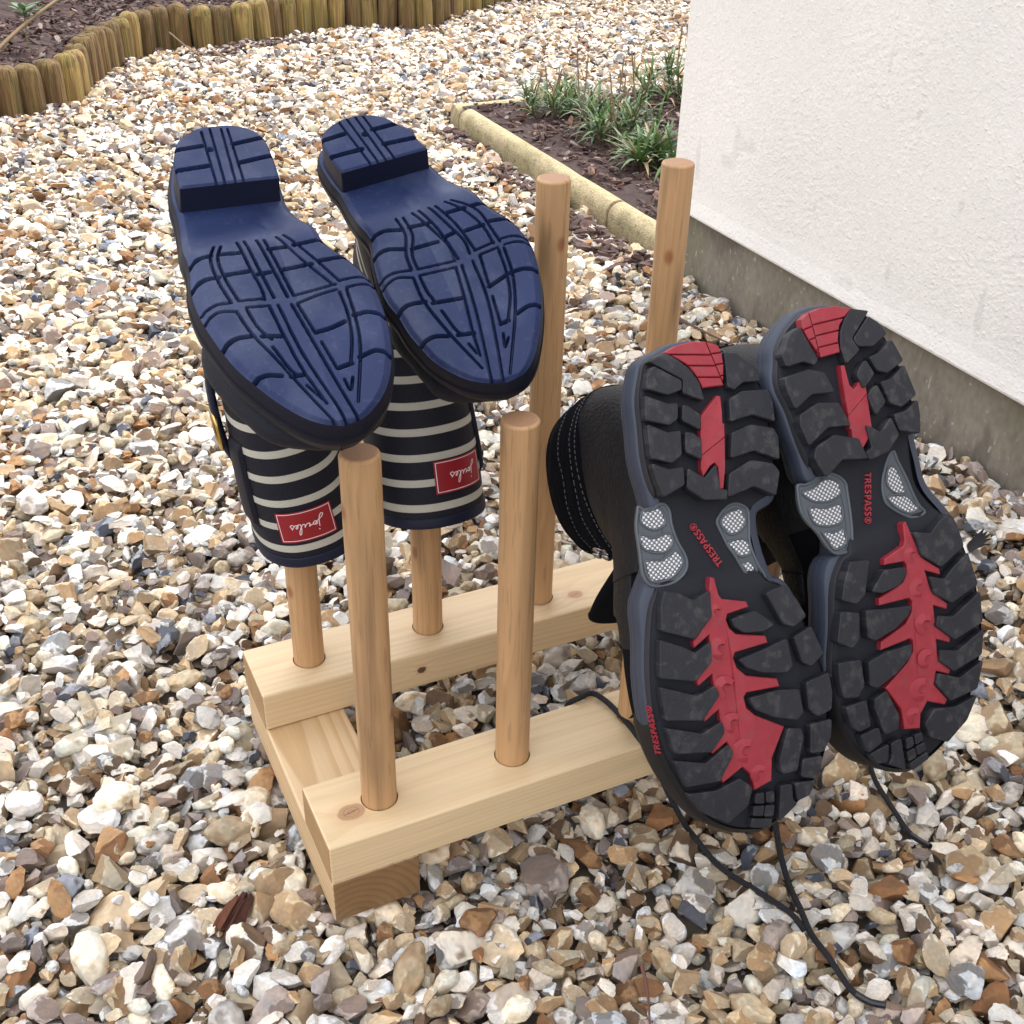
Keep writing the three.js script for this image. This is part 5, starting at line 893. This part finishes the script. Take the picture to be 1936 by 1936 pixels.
{ // shrub bed: a bare brown stem and a sprig of young leaves
  const sh = thing('shrub', 'bare brown shrub stem with a fresh green sprig behind the logs', 'shrub', [0.07, 0.07, -2.92]);
  const P = (x, y, z) => V3(x - 0.07, y - 0.07, z + 2.92);
  obj('stem', tube([P(-0.06, 0.02, -2.80), P(0.044, 0.10, -2.865), P(0.13, 0.145, -2.94), P(0.219, 0.18, -3.02), P(0.34, 0.22, -3.12)], 0.0058, 40, 9, false, (t) => 1.1 - 0.5 * t), mat(0.20, 0.135, 0.07, 0.85), sh);
  const pos = [], idx = [], col = [], r = rng(5); for (let k = 0; k < 9; k++) { const a = k * 2.4, d = V3(cos(a), 0.35 + 0.5 * r(), sin(a)).normalize(); blade(pos, idx, col, P(0.125, 0.150 + 0.003 * k, -2.96), d, 0.045 + 0.02 * r(), 0.020, 0.5, [0.10 + 0.04 * r(), 0.21, 0.085]); }
  obj('leaves', geom(pos, idx, null, col), leafMat, sh); obj('twig', tube([P(0.115, 0.02, -2.96), P(0.125, 0.175, -2.96)], 0.002, 5, 5), mat(0.16, 0.16, 0.06), sh);
}
// ---------------------------------------------------------------- odd bits lying about
const twigMat = mat(0.21, 0.145, 0.095, 0.9), strawMat = mat(0.52, 0.42, 0.26, 0.85), darkTwig = mat(0.11, 0.065, 0.05, 0.9);
function twig(label, pts, r, m, name = 'twig') { const P = pts.map(([x, z, h = 0.003]) => V3(x, topAt(x, z, 0.012) + h, z)), c = P[0].clone(), o = obj(name, tube(P.map((p) => p.clone().sub(c)), r, 24, 6, false, (t) => 1.15 - 0.6 * t), m); o.position.copy(c); return tag(o, label, name === 'twig' ? 'twig' : 'straw'); }
twig('long thin brown twig on the gravel in front of the log border', [[0.63, -3.05, 0.01], [0.66, -2.93, 0.006], [0.70, -2.76, 0.004], [0.735, -2.58, 0.004]], 0.0028, twigMat);
twig('slender twig leaning on the logs left of the long twig', [[0.53, -3.17, 0.05], [0.56, -3.08, 0.02], [0.595, -2.98, 0.004]], 0.0024, twigMat);
twig('thin twig between pale stones at the foot of the plinth, behind the bare peg', [[0.862, -0.90], [0.880, -0.81], [0.902, -0.73, 0.006]], 0.0022, darkTwig);
twig('reddish upright stalk among the stones at the bottom edge', [[0.199, 0.130, 0.004], [0.192, 0.150, 0.005], [0.176, 0.180, 0.004]], 0.0014, mat(0.17, 0.07, 0.055, 0.8));
twig('pale straw lying beside the toe of the right wellington', [[0.66, -1.53], [0.70, -1.535, 0.006], [0.745, -1.545, 0.004]], 0.0012, strawMat, 'straw');
twig('short pale straw on the gravel left of the left wellington heel', [[0.255, -1.66], [0.270, -1.62], [0.283, -1.585]], 0.0011, strawMat, 'straw');
{ const o = obj('bark_piece', mergeGeometries([0, 1, 2, 3, 4].map((k) => chipGeometry(903 + k * 5).scale(0.75 + 0.1 * k, 0.8, 0.5).rotateX(k * 1.3).rotateY(0.05 * (k - 2)).translate(0.10 * (k % 3 - 1), 0.07 * (k % 2), 0.13 * (k - 2)))), new THREE.MeshStandardMaterial({ vertexColors: true, roughness: 0.95, color: new THREE.Color(0.75, 0.42, 0.30) })); tag(o, 'red brown splintered piece of bark left of the front corner of the rack', 'bark'); o.position.set(-0.070, 0.003, -0.038); o.rotation.set(0.2, 0.75, 0.25); o.scale.set(0.032, 0.034, 0.026);
  const l = obj('dead_leaf', (() => { const pos = [], idx = [], col = []; for (let k = 0; k < 5; k++) blade(pos, idx, col, V3(0, 0, 0), V3(0.8 - 0.1 * k, 0.25 + 0.12 * k, -0.3 + 0.18 * k).normalize(), 0.042 - 0.003 * k, 0.011, -0.3 + 0.25 * k, [0.010, 0.009, 0.010]); return geom(pos, idx, null, col); })(), new THREE.MeshStandardMaterial({ vertexColors: true, side: THREE.DoubleSide, roughness: 0.9 })); tag(l, 'black shrivelled leaf on the gravel right of the outer boot', 'leaf'); l.position.set(0.812, 0.006, -0.185); }
renderer.render(scene, camera);
